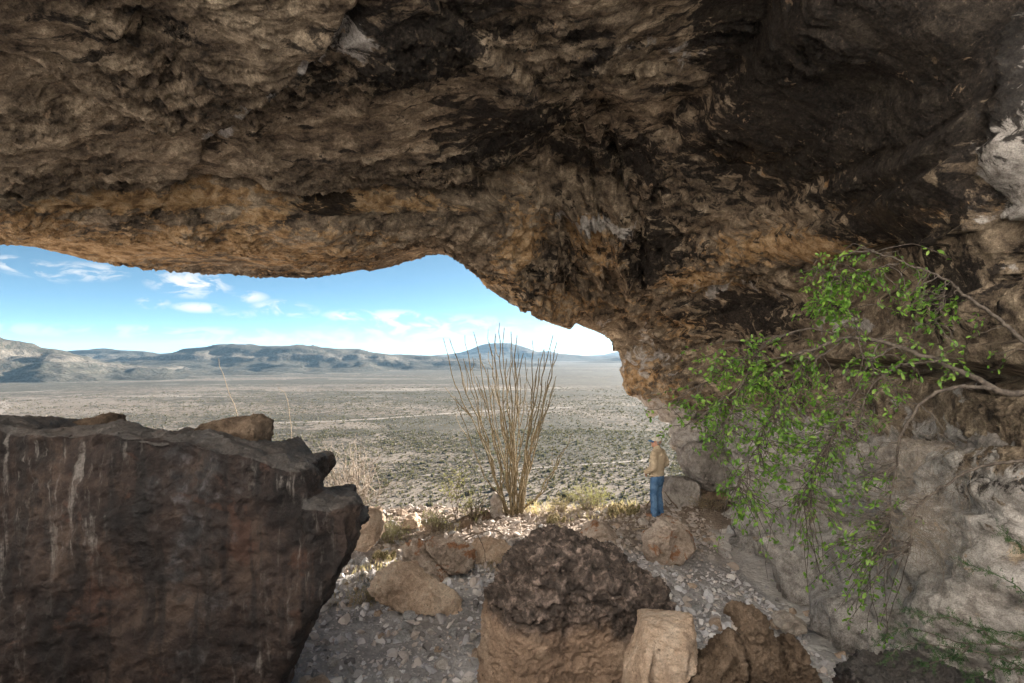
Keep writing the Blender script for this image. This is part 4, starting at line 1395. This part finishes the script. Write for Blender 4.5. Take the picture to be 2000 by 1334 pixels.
def cactus(label, px, py, Y, n, w, seed, s=1.0):
    b = P(px, py, Y)
    b[2] = gz(b[0], b[1]) - .02
    root = empty('hedgehog_cactus', b, label, 'cactus', 'hedgehog cactus clumps')
    r = np.random.default_rng(seed)
    for k in range(n):
        a, rr = r.uniform(0, 6.283), math.sqrt((k + .4) / n) * w
        o = link('stem', CACT[k % 2], root)
        o.location = (math.cos(a) * rr, math.sin(a) * rr * .7, 0)
        o.rotation_euler = (-math.sin(a) * rr / w * -.5 * -1, math.cos(a) * rr / w * .5, a)
        q = s * r.uniform(.8, 1.15)
        o.scale = (q, q, q)
        link('spines', SPINES, o, kind='stuff')


cactus('clump of spiny cactus in sun in front of the ocotillo', 1083, 1012, 11.9, 16, .17, 1, 1.05)
cactus('wide clump of dark spiny cactus left of the man', 1213, 992, 12.4, 34, .34, 2, 1.05)
cactus('small spiny cactus clump in the gravel beside the huge dark boulder', 746, 1082, 9.9, 14, .17, 3, 1.0)


def stick(name, label, cat, paths, mat, rad, seed=0, group=None):
    r = np.random.default_rng(seed)
    mb = MB()
    for i, pth in enumerate(paths):
        c = wobble(spline([P(*q) for q in pth], 14), .006, r)
        mb.tube(c, np.linspace(rad, rad * .45, 14) * (1 if i == 0 else .6), 6)
    o0 = P(*paths[0][0])
    o = link(name, mb.mesh(name, mat, True, o0), None, label, cat, group)
    o.location = o0
    return o


stick('agave_stalk', 'dry leaning flower stalk rising behind the loaf shaped rock', 'stalk', [[(475, 900, 10), (463, 808, 10), (450, 770, 10), (437, 735, 10), (429, 718, 10), (427, 700, 10)]], M_STALK, .0075, 1)
stick('agave_stalk', 'dry curved flower stalk with drooping tip, right of the straighter stalk', 'stalk', [[(571, 960, 10), (570, 870, 10), (568, 820, 10), (562, 782, 10), (554, 763, 10), (543, 757, 10)]], M_STALK, .0075, 2)
stick('dead_branch', 'dark dead branch lying over the orange brown rock', 'branch', [[(905, 1055, 9.3), (930, 1040, 9.2), (960, 1034, 9.2), (985, 1046, 9.2)], [(920, 1046, 9.2), (919, 1025, 9.2), (917, 1012, 9.2)], [(960, 1036, 9.2), (968, 1022, 9.2), (974, 1012, 9.2)], [(930, 1042, 9.2), (945, 1075, 9.1), (950, 1100, 9.1)], [(985, 1046, 9.2), (998, 1035, 9.3)]], M_DEADWOOD, .014, 3)
stick('dead_stick', 'thin dark stick leaning beside the legs of the man', 'stick', [[(1263, 990, 12.6), (1272, 972, 12.6), (1275, 962, 12.6)], [(1273, 970, 12.6), (1262, 965, 12.6), (1258, 964, 12.6)]], M_DEADWOOD, .014, 4)
stick('dead_stick', 'grey dead limb lying against the square grey block', 'stick', [[(1324, 993, 12.4), (1312, 980, 12.4), (1302, 966, 12.5), (1298, 960, 12.5)], [(1313, 982, 12.4), (1306, 985, 12.3), (1296, 975, 12.4)]], M_DEADWOOD, .022, 5)
stick('dead_stick', 'thin pale stick lying on the sunlit ground by the small cactus clump', 'stick', [[(1085, 1030, 10.9), (1105, 1022, 11.1), (1122, 1014, 11.4)]], M_STALK, .01, 6)
stick('dead_stick', 'short stick lying on the gravel behind the pale pinkish boulder', 'stick', [[(1235, 1034, 11.0), (1260, 1032, 11.0), (1278, 1030, 11.1)]], M_STALK, .014, 7)


# ------------------------------------------------------------------ the leafy tree at the right
def leafy_tree():
    r = np.random.default_rng(21)
    o0 = P(2075, 775, 5.3)
    root = empty('wild_fig_tree', o0, 'leafy tree arching out from the crevice of the right wall with hanging twigs', 'tree')
    limbs = [
        ([(2075, 778, 5.3), (2000, 768, 5.2), (1950, 760, 5.2), (1890, 730, 5.3), (1830, 700, 5.4), (1760, 668, 5.6), (1690, 652, 5.7), (1640, 652, 5.8), (1590, 672, 5.9), (1520, 712, 6.1), (1440, 760, 6.2), (1370, 815, 6.3), (1335, 835, 6.3)], .034, .006),
        ([(2090, 740, 5.1), (2010, 668, 5.2), (1960, 628, 5.3), (1900, 580, 5.4), (1850, 545, 5.5), (1780, 515, 5.6), (1720, 492, 5.7), (1680, 484, 5.7)], .024, .005),
        ([(1960, 762, 5.2), (1900, 752, 5.2), (1850, 762, 5.2), (1800, 795, 5.3), (1770, 840, 5.3), (1755, 900, 5.4), (1740, 985, 5.4), (1735, 1060, 5.4)], .020, .004),
        ([(1850, 708, 5.4), (1800, 708, 5.4), (1745, 724, 5.5), (1700, 765, 5.6), (1680, 815, 5.6), (1672, 865, 5.7)], .013, .004),
        ([(1640, 652, 5.8), (1600, 645, 5.9), (1550, 652, 6.0), (1480, 690, 6.1), (1410, 730, 6.2), (1340, 770, 6.3), (1310, 800, 6.3)], .012, .003),
        ([(1600, 670, 5.9), (1550, 740, 6.0), (1500, 830, 6.0), (1450, 930, 6.1), (1425, 985, 6.1)], .011, .003),
        ([(1720, 660, 5.7), (1690, 720, 5.7), (1650, 800, 5.7), (1600, 900, 5.8), (1570, 980, 5.9)], .011, .003),
        ([(2030, 900, 4.9), (1960, 906, 5.0), (1890, 925, 5.1), (1830, 960, 5.1), (1790, 1000, 5.2), (1775, 1080, 5.2)], .016, .004),
        ([(1745, 678, 5.5), (1690, 700, 5.5), (1672, 648, 5.6)], .009, .006),
        ([(1690, 700, 5.5), (1730, 735, 5.5), (1770, 765, 5.4)], .008, .003),
        ([(1655, 651, 5.8), (1600, 690, 5.9), (1530, 695, 6.0), (1450, 700, 6.2), (1395, 720, 6.2)], .009, .003),
        ([(1480, 690, 6.1), (1440, 760, 6.1), (1410, 840, 6.1), (1390, 890, 6.1)], .007, .003),
        ([(1760, 515, 5.6), (1700, 530, 5.7), (1640, 545, 5.8), (1590, 520, 5.8)], .007, .003),
        ([(1850, 548, 5.5), (1830, 600, 5.5), (1800, 640, 5.6)], .006, .003),
        ([(1800, 795, 5.3), (1840, 830, 5.2), (1870, 880, 5.2)], .006, .002),
        ([(1690, 655, 5.7), (1640, 600, 5.8), (1600, 590, 5.9)], .007, .003),
    ]
    samples = []
    for pth, r0, r1 in limbs:
        n = 10 * len(pth)
        c = wobble(spline([P(*q) for q in pth], n), .006, r)
        mb = MB()
        mb.tube(c, np.linspace(r0, r1, n), 7)
        link('branch', mb.mesh('branch', M_BARK, True, o0), root)
        samples.append(c[n // 6:])
    B = np.concatenate(samples)
    zones = [(1640, 575, 52, 48, 34, 7, 5.8), (1620, 620, 34, 22, 14, 6, 5.8), (1790, 590, 55, 40, 16, 5, 5.6), (1720, 530, 70, 24, 8, 4, 5.7), (1385, 800, 62, 50, 34, 6, 6.3), (1440, 730, 70, 36, 26, 6, 6.2), (1510, 740, 80, 70, 44, 6, 6.1),
             (1470, 860, 80, 55, 34, 5, 6.1), (1560, 830, 80, 80, 40, 5, 6.0), (1640, 790, 80, 90, 30, 4, 5.8), (1640, 920, 80, 70, 34, 4, 5.8), (1530, 950, 70, 50, 24, 4, 6.0), (1455, 1010, 26, 30, 10, 5, 6.1), (1430, 960, 20, 20, 6, 5, 6.1), (1600, 1050, 90, 60, 22, 4, 5.8),
             (1700, 1050, 60, 80, 16, 3, 5.6), (1650, 1110, 60, 50, 14, 4, 5.7), (1690, 1210, 40, 40, 9, 4, 5.5), (1720, 690, 60, 40, 12, 4, 5.6), (1870, 700, 60, 60, 8, 3, 5.3), (1740, 770, 60, 60, 12, 4, 5.5), (1830, 620, 50, 40, 10, 4, 5.5)]
    tw = MB()
    lc, ld, lu = [], [], []

    def twig(end, nl, rad=.0052, spread=1):
        d = np.linalg.norm((B - end) * np.array([1, .8, 1]), axis=1) + np.where(B[:, 2] < end[2] + .02, .5, 0)
        k = np.argsort(d)[r.integers(0, 14)]
        st = B[k]
        midp = st * .5 + end * .5 + np.array([r.normal() * .05, r.normal() * .05, .10 * np.linalg.norm(end - st) + r.normal() * .03])
        c = wobble(spline([st, midp, end], 11), .008, r)
        tw.tube(c, np.linspace(rad, rad * .45, 11), 4)
        for q in range(nl):
            j = r.integers(5, 11) if q else 10
            t = unit(c[j] - c[j - 1])
            lc.append(c[j] + r.normal(size=3) * .012)
            dd = t * .5 + r.normal(size=3) * .75
            dd[2] -= .15
            ld.append(unit(dd))
            lu.append(unit(np.array([0, -.35, .9]) + r.normal(size=3) * .55))
    for cx, cy, rx, ry, n, nl, Y in zones:
        for k in range(int(n * 1.65)):
            e = P(cx + r.normal() * rx * .66, cy + r.normal() * ry * .62, Y + r.normal() * .18)
            twig(e, int(nl * r.uniform(1.0, 2.1)) + 1)
    link('twigs', tw.mesh('twigs', M_BARK, True, o0), root, kind='stuff')
    tw = MB()
    zones2 = [(1830, 1050, 60, 80, 120, 5.3), (1780, 980, 60, 70, 40, 5.4), (1740, 850, 90, 90, 30, 5.4), (1700, 1000, 80, 80, 30, 5.6), (1640, 860, 100, 80, 24, 5.8)]
    for cx, cy, rx, ry, n, Y in zones2:
        for k in range(n):
            e = P(cx + r.normal() * rx * .7, cy + r.normal() * ry * .7, Y + r.normal() * .12)
            d = np.linalg.norm(B - e, axis=1) + np.where(B[:, 2] < e[2] + .05, .6, 0)
            st = B[np.argsort(d)[r.integers(0, 34)]]
            c = wobble(spline([st, st * .45 + e * .55 + r.normal(size=3) * .06 + np.array([0, 0, .08]), e], 12), .012, r)
            tw.tube(c, np.linspace(.0021, .001, 12), 3)
            for s in range(2):
                j = r.integers(4, 11)
                e2 = c[j] + np.array([r.normal() * .07, r.normal() * .05, -abs(r.normal()) * .10])
                tw.tube(wobble(spline([c[j], (c[j] + e2) / 2 + np.array([0, 0, .015]), e2], 5), .006, r), np.linspace(.0016, .0009, 5), 3)
    link('dead_twigs', tw.mesh('dead_twigs', M_TWIG, True, o0), root, kind='stuff', label='tangle of bare grey hanging twigs')
    lc, ld, lu = np.array(lc), np.array(ld), np.array(lu)
    n = len(lc)
    size = r.uniform(.038, .070, n)
    order = np.argsort(-size / lc[:, 1])
    sel = order[:290]
    rest = order[290:]
    V, Q = quads_at(np.zeros((1, 3)), np.array([[0, 1.0, 0]]), np.array([[0, 0, 1.0]]), np.array([1.0]), np.array([.46]))
    leaf_me = mesh_np('leaf', V, Q, True, M_LEAF)
    for k in sel:
        d = ld[k]
        s = unit(np.cross(d, lu[k]))
        u = np.cross(s, d)
        o = link('leaf', leaf_me, root)
        M = Matrix(((s[0], d[0], u[0], 0), (s[1], d[1], u[1], 0), (s[2], d[2], u[2], 0), (0, 0, 0, 1))) @ Matrix.Scale(size[k], 4)
        M.translation = Vector(lc[k] - o0)
        o.matrix_local = M
    V, Q = quads_at(lc[rest], ld[rest], lu[rest], size[rest], size[rest] * .46)
    link('foliage', mesh_np('foliage', V - o0, Q, True, M_LEAF), root, kind='stuff')


leafy_tree()


def feathery_shrub():
    r = np.random.default_rng(31)
    o0 = P(2060, 1330, 4.3)
    root = empty('feathery_shrub', o0, 'thin dark green feathery shrub reaching in at the lower right corner', 'shrub')
    stems = [[(2080, 1310, 4.2), (1990, 1268, 4.3), (1900, 1255, 4.35), (1830, 1240, 4.4), (1760, 1222, 4.5), (1710, 1255, 4.5)], [(2080, 1340, 4.2), (1960, 1290, 4.25), (1850, 1262, 4.35), (1780, 1262, 4.4), (1730, 1290, 4.4)], [(1990, 1275, 4.3), (1900, 1220, 4.4), (1830, 1205, 4.5), (1765, 1190, 4.6)],
             [(2060, 1320, 4.2), (1990, 1305, 4.2), (1930, 1320, 4.2), (1880, 1335, 4.2)], [(1900, 1255, 4.35), (1860, 1290, 4.3), (1800, 1300, 4.3)], [(2050, 1190, 4.6), (1990, 1150, 4.7), (1930, 1110, 4.8), (1880, 1095, 4.9)], [(2040, 1100, 4.6), (1985, 1060, 4.8), (1950, 1030, 4.9)], [(2050, 1250, 4.3), (1960, 1230, 4.4), (1900, 1232, 4.4)]]
    lc, ld = [], []
    for k, s in enumerate(stems):
        mb = MB()
        c = wobble(spline([P(*q) for q in s], 40), .006, r)
        mb.tube(c, np.linspace(.007, .002, 40), 5)
        link('branch', mb.mesh('branch', M_FERNY if k > 4 else M_BARK, True, o0), root)
        for j in range(6, 40):
            for q in range(2 if k < 5 else 1):
                if r.random() < .25:
                    continue
                d = unit(unit(c[j] - c[j - 1]) * .7 + r.normal(size=3) * .6 + np.array([0, 0, -.15]))
                ln = r.uniform(.04, .11)
                for t in np.linspace(.1, 1, 9):
                    b = c[j] + d * ln * t
                    for sgn in (-1, 1):
                        sd_ = unit(np.cross(d, np.array([0, -1, .3])))
                        lc.append(b)
                        ld.append(unit(sd_ * sgn + d * .6 + r.normal(size=3) * .15))
    lc, ld = np.array(lc), np.array(ld)
    V, Q = slivers(lc, ld, r.uniform(.012, .02, len(lc)), np.full(len(lc), .005))
    link('foliage', mesh_np('foliage', V - o0, Q, False, M_FERNY), root, kind='stuff')


feathery_shrub()


# ------------------------------------------------------------------ scrub on the plain
def clump(seed, n):
    r = np.random.default_rng(seed)
    a = r.uniform(0, 6.283, n)
    rr = np.sqrt(r.random(n)) * .42
    tip = np.stack([np.cos(a) * rr * 1.25, np.sin(a) * rr * 1.25, r.uniform(.35, 1.0, n) * (1 - rr * .6)], -1)
    st = tip * np.array([.35, .35, 0]) + np.array([0, 0, .02])
    d = tip - st
    ln = np.linalg.norm(d, axis=1)
    return slivers(st, d / ln[:, None], ln, r.uniform(.24, .46, n))


def scrub():
    r = np.random.default_rng(13)
    th = r.uniform(R(-46), R(46), 135000)
    rad = np.concatenate([np.sqrt(r.uniform(95 ** 2, 300 ** 2, 55000)), np.sqrt(r.uniform(280 ** 2, 720 ** 2, 80000))])
    x, y = np.sin(th) * rad, np.cos(th) * rad
    den = .62 + 1.3 * fbm(np.stack([x / 40, y / 40, 0 * x], -1), 3, seed=8) - .55 * sstep(400, 710, rad)
    ok = r.random(len(x)) < den
    x, y, rad = x[ok], y[ok], rad[ok]
    z = valley(x, y) - .05
    s = np.clip(r.lognormal(-.52, .42, len(x)), .25, 1.6)
    rot = r.uniform(0, 6.283, len(x))
    vis = np.abs(x / y - .0) < .75
    order = np.argsort(-(s / rad) * vis)
    sel, rest = order[:290], order[290:]
    mes = [mesh_np('desert_shrub', *clump(k, 70), False, M_CREO) for k in range(6)]
    for k in sel:
        o = link('desert_shrub', mes[k % 6], label='small olive creosote shrub on the pale plain below the shelter', cat='shrub', group='creosote shrubs on the near plain')
        o.location = (x[k], y[k], z[k])
        o.scale = (s[k] * 1.3, s[k] * 1.3, s[k])
        o.rotation_euler = (0, 0, rot[k])
    shapes = [clump(50 + k, 5) for k in range(12)]
    nv = len(shapes[0][0])
    idx = r.integers(0, 12, len(rest))
    base = np.stack([q[0] for q in shapes])[idx] * s[rest][:, None, None]
    ca, sa = np.cos(rot[rest])[:, None], np.sin(rot[rest])[:, None]
    X = (base[:, :, 0] * ca - base[:, :, 1] * sa) * 1.3 + x[rest][:, None]
    Y = (base[:, :, 0] * sa + base[:, :, 1] * ca) * 1.3 + y[rest][:, None]
    Z = base[:, :, 2] + z[rest][:, None]
    V = np.stack([X, Y, Z], -1).reshape(-1, 3)
    Q = (shapes[0][1][None] + (np.arange(len(rest)) * nv)[:, None, None]).reshape(-1, 3)
    link('desert_scrub', mesh_np('desert_scrub', V, Q, False, M_CREO), label='olive creosote scrub spread over the whole plain', kind='stuff')


scrub()


# ------------------------------------------------------------------ the man
def blobs(parts):
    """closed pieces: ('e', centre, radii[, rot]) ellipsoids and ('t', points, radii) tapered limbs"""
    Vs, Fs, n = [], [], 0
    S, Q = ico(3)
    for p in parts:
        if p[0] == 'e':
            V = S * np.array(p[2])
            if len(p) > 3:
                V = V @ np.array(Euler(p[3]).to_matrix()).T
            V = V + np.array(p[1])
            Vs.append(V); Fs.append(Q + n); n += len(V)
        else:
            pts, rad = np.array(p[1], float), p[2]
            m = 6 * (len(pts) - 1)
            c = spline(pts, m)
            rr = np.interp(np.linspace(0, 1, m), np.linspace(0, 1, len(rad)), [q if np.ndim(q) == 0 else q[0] for q in rad])
            for k in range(m):
                V = S * rr[k]
                if np.ndim(rad[0]):
                    V = V * np.array([1, p[2][0][1], 1])
                Vs.append(V + c[k]); Fs.append(Q + n); n += len(V)
    return np.concatenate(Vs), np.concatenate(Fs)


def fused(name, parts, voxel, mat, parent, smooth=6, noise_amp=0.0, noise_f=6.0, seed=0, fold=None):
    V, Fc = blobs(parts)
    me = mesh_np(name, V, Fc)
    tmp = bpy.data.objects.new('tmp', me)
    C.collection.objects.link(tmp)
    md = tmp.modifiers.new('r', 'REMESH')
    md.mode = 'VOXEL'
    md.voxel_size = voxel
    ms = tmp.modifiers.new('s', 'SMOOTH')
    ms.iterations = smooth
    ms.factor = .5
    dg = bpy.context.evaluated_depsgraph_get()
    dg.update()
    out = bpy.data.meshes.new_from_object(tmp.evaluated_get(dg))
    bpy.data.objects.remove(tmp)
    out.name = name
    out.materials.clear()
    out.materials.append(mat)
    co = np.zeros(len(out.vertices) * 3, dtype=np.float32)
    out.vertices.foreach_get('co', co)
    co = co.reshape(-1, 3)
    if noise_amp:
        nn = vnormals(out)
        d = noise_amp * fbm(co * np.array([noise_f, noise_f, noise_f * 1.7]), 3, seed=seed, ridged=True)
        if fold is not None:
            d = d * fold(co)
        out.vertices.foreach_set('co', (co + nn * d[:, None]).ravel())
    out.polygons.foreach_set('use_smooth', np.ones(len(out.polygons), dtype=bool))
    out.update()
    return link(name, out, parent)


def man():
    x, y = 3.09, 12.15
    root = empty('person', (x, y, gz(x, y) - .01), 'man in tan jacket, blue jeans and cap looking out over the plain', 'person', None, R(50))
    root.scale = (.97, .97, .97)
    skin = simple_mat('skin', (.50, .27, .19), (.56, .31, .22), 6, .6)
    jk = Mat('tan_jacket', .85, .2)
    v = jk.co()
    jk.color(jk.mix(jk.step(jk.noise(v, 5, 5), .35, .65), (.46, .365, .255), (.55, .445, .32)))
    jk.bump(jk.noise(v, 16, 5, .6), .012)
    jn = Mat('blue_denim', .9, .15)
    v = jn.co()
    jn.color(jn.mix(jn.step(jn.noise(v, 9, 6), .35, .65), (.055, .125, .25), (.12, .22, .37)))
    jn.bump(jn.noise(v, 20, 5, .6), .012)
    # body: x right, y forward, z up; weight on both feet, hands in the jacket pockets
    hz = 1.635
    hr = Euler((R(4), 0, R(26))).to_matrix()

    def h(p):
        return tuple(np.array(hr @ Vector(p)) + np.array([0, .015, hz]))
    body = [('e', h((0, -.012, .03)), (.076, .098, .098)), ('e', h((0, .025, -.035)), (.060, .068, .080)), ('e', h((0, .058, -.085)), (.034, .034, .030)), ('e', h((0, .092, -.012)), (.014, .020, .026), (R(-20), 0, R(26))), ('e', h((0, .075, .018)), (.052, .022, .015)),
            ('e', h((0, .080, -.048)), (.024, .014, .012)), ('e', h((.074, -.008, -.012)), (.010, .020, .032)), ('e', h((-.074, -.008, -.012)), (.010, .020, .032)), ('t', [(0, -.03, 1.44), (0, .0, 1.60)], [.062, .056]),
            ('t', [(0, 0, .98), (0, -.01, 1.15), (0, -.01, 1.36)], [.115, .112, .11]), ('t', [(-.15, -.012, 1.39), (.15, -.012, 1.39)], [.052, .052]),
            ('t', [(.095, 0, .95), (.10, .01, .52), (.105, -.02, .10)], [.082, .055, .042]), ('t', [(-.095, 0, .95), (-.10, .02, .52), (-.11, 0, .10)], [.082, .055, .042]), ('t', [(.105, -.03, .06), (.115, .13, .035)], [.038, .030]), ('t', [(-.11, -.01, .06), (-.125, .15, .035)], [.038, .030])]
    for s in (-1, 1):
        body.append(('t', [(s * .19, -.01, 1.40), (s * .265, -.055, 1.14), (s * .205, .13, 1.0)], [.044, .038, .030]))
        body.append(('e', (s * .175, .165, .975), (.040, .018, .045), (0, 0, s * .5)))
        for f, (ox, ln, rd) in enumerate([(-.024, .058, .0085), (-.008, .066, .009), (.008, .062, .009), (.024, .048, .008)]):
            a = np.array([s * .172 + ox, .172, .945])
            body.append(('t', [a, a + np.array([-s * .012, .006, -ln * .55]), a + np.array([-s * .026, -.004, -ln])], [rd, rd, rd * .8]))
        body.append(('t', [(s * .150, .175, .985), (s * .128, .190, .962), (s * .122, .188, .940)], [.011, .010, .008]))
    fused('body', body, .0075, skin, root, 3)
    jacket = [('t', [(0, .01, .955), (0, .0, 1.0), (0, -.012, 1.14), (0, -.02, 1.30), (0, -.02, 1.38)], [(.182, .76), (.188, .76), (.200, .76), (.198, .76), (.150, .76)]),
              ('t', [(-.165, -.015, 1.405), (0, -.02, 1.45), (.165, -.015, 1.405)], [(.078, .95), (.085, .95), (.078, .95)]), ('t', [(0, -.026, 1.46), (0, -.012, 1.515)], [.078, .070])]
    for s in (-1, 1):
        jacket.append(('t', [(s * .185, -.015, 1.395), (s * .255, -.06, 1.26), (s * .285, -.075, 1.15), (s * .262, .03, 1.07), (s * .205, .145, 1.005)], [.082, .074, .072, .064, .054]))
    fused('jacket', jacket, .011, jk.m, root, 4, .016, 7, 5)
    mb = MB()
    a = np.linspace(0, 6.283, 33)
    mb.tube(np.stack([np.cos(a) * .176, np.sin(a) * .135 + .01, np.full(33, .93)], -1), .02, 8)
    link('hem_band', mb.mesh('hem_band', jk.m), root)
    mb = MB()
    mb.tube(np.stack([np.cos(a) * .166, np.sin(a) * .128 + .005, np.full(33, .915)], -1), .018, 6)
    link('belt', mb.mesh('belt', simple_mat('belt_leather', (.03, .022, .018), (.05, .035, .028))), root)
    jeans = [('t', [(0, .0, .92), (0, -.012, .84)], [(.168, .78), (.178, .80)]),
             ('t', [(.09, -.012, .84), (.098, .012, .50), (.104, -.015, .28), (.105, -.02, .09)], [.108, .083, .076, .078]), ('t', [(-.09, -.012, .84), (-.102, .022, .50), (-.11, .0, .28), (-.112, -.002, .09)], [.108, .083, .076, .078])]
    fused('jeans', jeans, .011, jn.m, root, 4, .014, 8, 9, fold=lambda c: .6 + .9 * sstep(.45, .1, c[:, 2]) + .5 * sstep(.7, .85, c[:, 2]))
    cap_m = simple_mat('cap_cloth', (.55, .52, .44), (.64, .61, .53), 12, .85)
    blue_m = simple_mat('cap_brim_cloth', (.05, .17, .36), (.07, .21, .42), 12, .8)
    S, Q = ico(4)
    V = S * np.array([.090, .110, .092])
    V[:, 2] = np.where(V[:, 2] < -.012, -.012, V[:, 2])
    V = np.array([h(q + np.array([0, -.010, .052])) for q in V])
    link('cap', mesh_np('cap', V, Q, True, cap_m), root)
    u, w_ = np.meshgrid(np.linspace(-1, 1, 17), np.linspace(0, 1, 6))
    br = []
    for zz in (.0, -.006):
        ang = u.ravel() * 1.05
        rr = .086 + w_.ravel() * .082 * (np.cos(ang) * .85 + .15)
        br.append(np.stack([np.sin(ang) * rr * .92, np.cos(ang) * rr * 1.12 - .01, .043 + zz - .018 * w_.ravel() - .020 * (np.sin(ang)) ** 2], -1))
    V = np.array([h(q) for q in np.concatenate(br)])
    Qb = grid_faces(17, 6)
    link('brim', mesh_np('brim', V, np.concatenate([Qb, Qb[:, ::-1] + 17 * 6]), True, blue_m), root)
    hair_m = simple_mat('grey_hair', (.22, .20, .18), (.36, .34, .31), 60, .7)
    hair = [('e', h((0, -.058, -.002)), (.078, .054, .062)), ('e', h((.066, -.022, .018)), (.016, .042, .034)), ('e', h((-.066, -.022, .018)), (.016, .042, .034))]
    fused('hair', hair, .008, hair_m, root, 2, .006, 22)
    eye_m = simple_mat('eye', (.03, .025, .02), (.05, .04, .03), 5, .3)
    for s in (-1, 1):
        S2, Q2 = ico(2)
        link('eye', mesh_np('eye', np.array([h(q * .011 + np.array([s * .031, .083, .004])) for q in S2]), Q2, True, eye_m), root)
    shoe_m = simple_mat('brown_shoe', (.20, .11, .07), (.27, .16, .10), 12, .7)
    for cx, cy in ((.108, 0), (-.118, .02)):
        sx = 1 if cx > 0 else -1
        fused('shoe', [('t', [(cx, cy - .055, .05), (cx + sx * .008, cy + .06, .045), (cx + sx * .018, cy + .155, .034)], [.052, .050, .040]), ('e', (cx + sx * .006, cy + .05, .018), (.052, .14, .020))], .008, shoe_m, root, 3)
    pk = simple_mat('denim_patch', (.045, .10, .21), (.09, .18, .31), 9, .9)
    tab = MB()
    tab.tube(np.array([(-.165, .09, .952), (-.172, .065, .952)]), .012, 6)
    link('waist_tab', tab.mesh('waist_tab', simple_mat('waist_tab_cloth', (.05, .04, .03), (.07, .055, .045))), root)


man()


# ------------------------------------------------------------------ the air
def haze():
    x0, x1, y0, y1, z0, z1 = -8600, 8600, -8600, 8600, -70, 150
    V = np.array([(x, y, z) for z in (z0, z1) for x, y in ((x0, y0), (x1, y0), (x1, y1), (x0, y1))])
    Q = np.array([(0, 3, 2, 1), (4, 5, 6, 7), (0, 1, 5, 4), (1, 2, 6, 5), (2, 3, 7, 6), (3, 0, 4, 7)])
    m = bpy.data.materials.new('haze')
    m.use_nodes = True
    nt = m.node_tree
    nt.nodes.clear()
    vol = nt.nodes.new('ShaderNodeVolumePrincipled')
    vol.inputs['Color'].default_value = (.45, .72, 1.0, 1)
    vol.inputs['Density'].default_value = 0.000065
    vol.inputs['Anisotropy'].default_value = 0.0
    out = nt.nodes.new('ShaderNodeOutputMaterial')
    nt.links.new(vol.outputs[0], out.inputs['Volume'])
    link('haze', mesh_np('haze', V, Q, False, m), label='thin blue haze over the plain', kind='stuff')


haze()
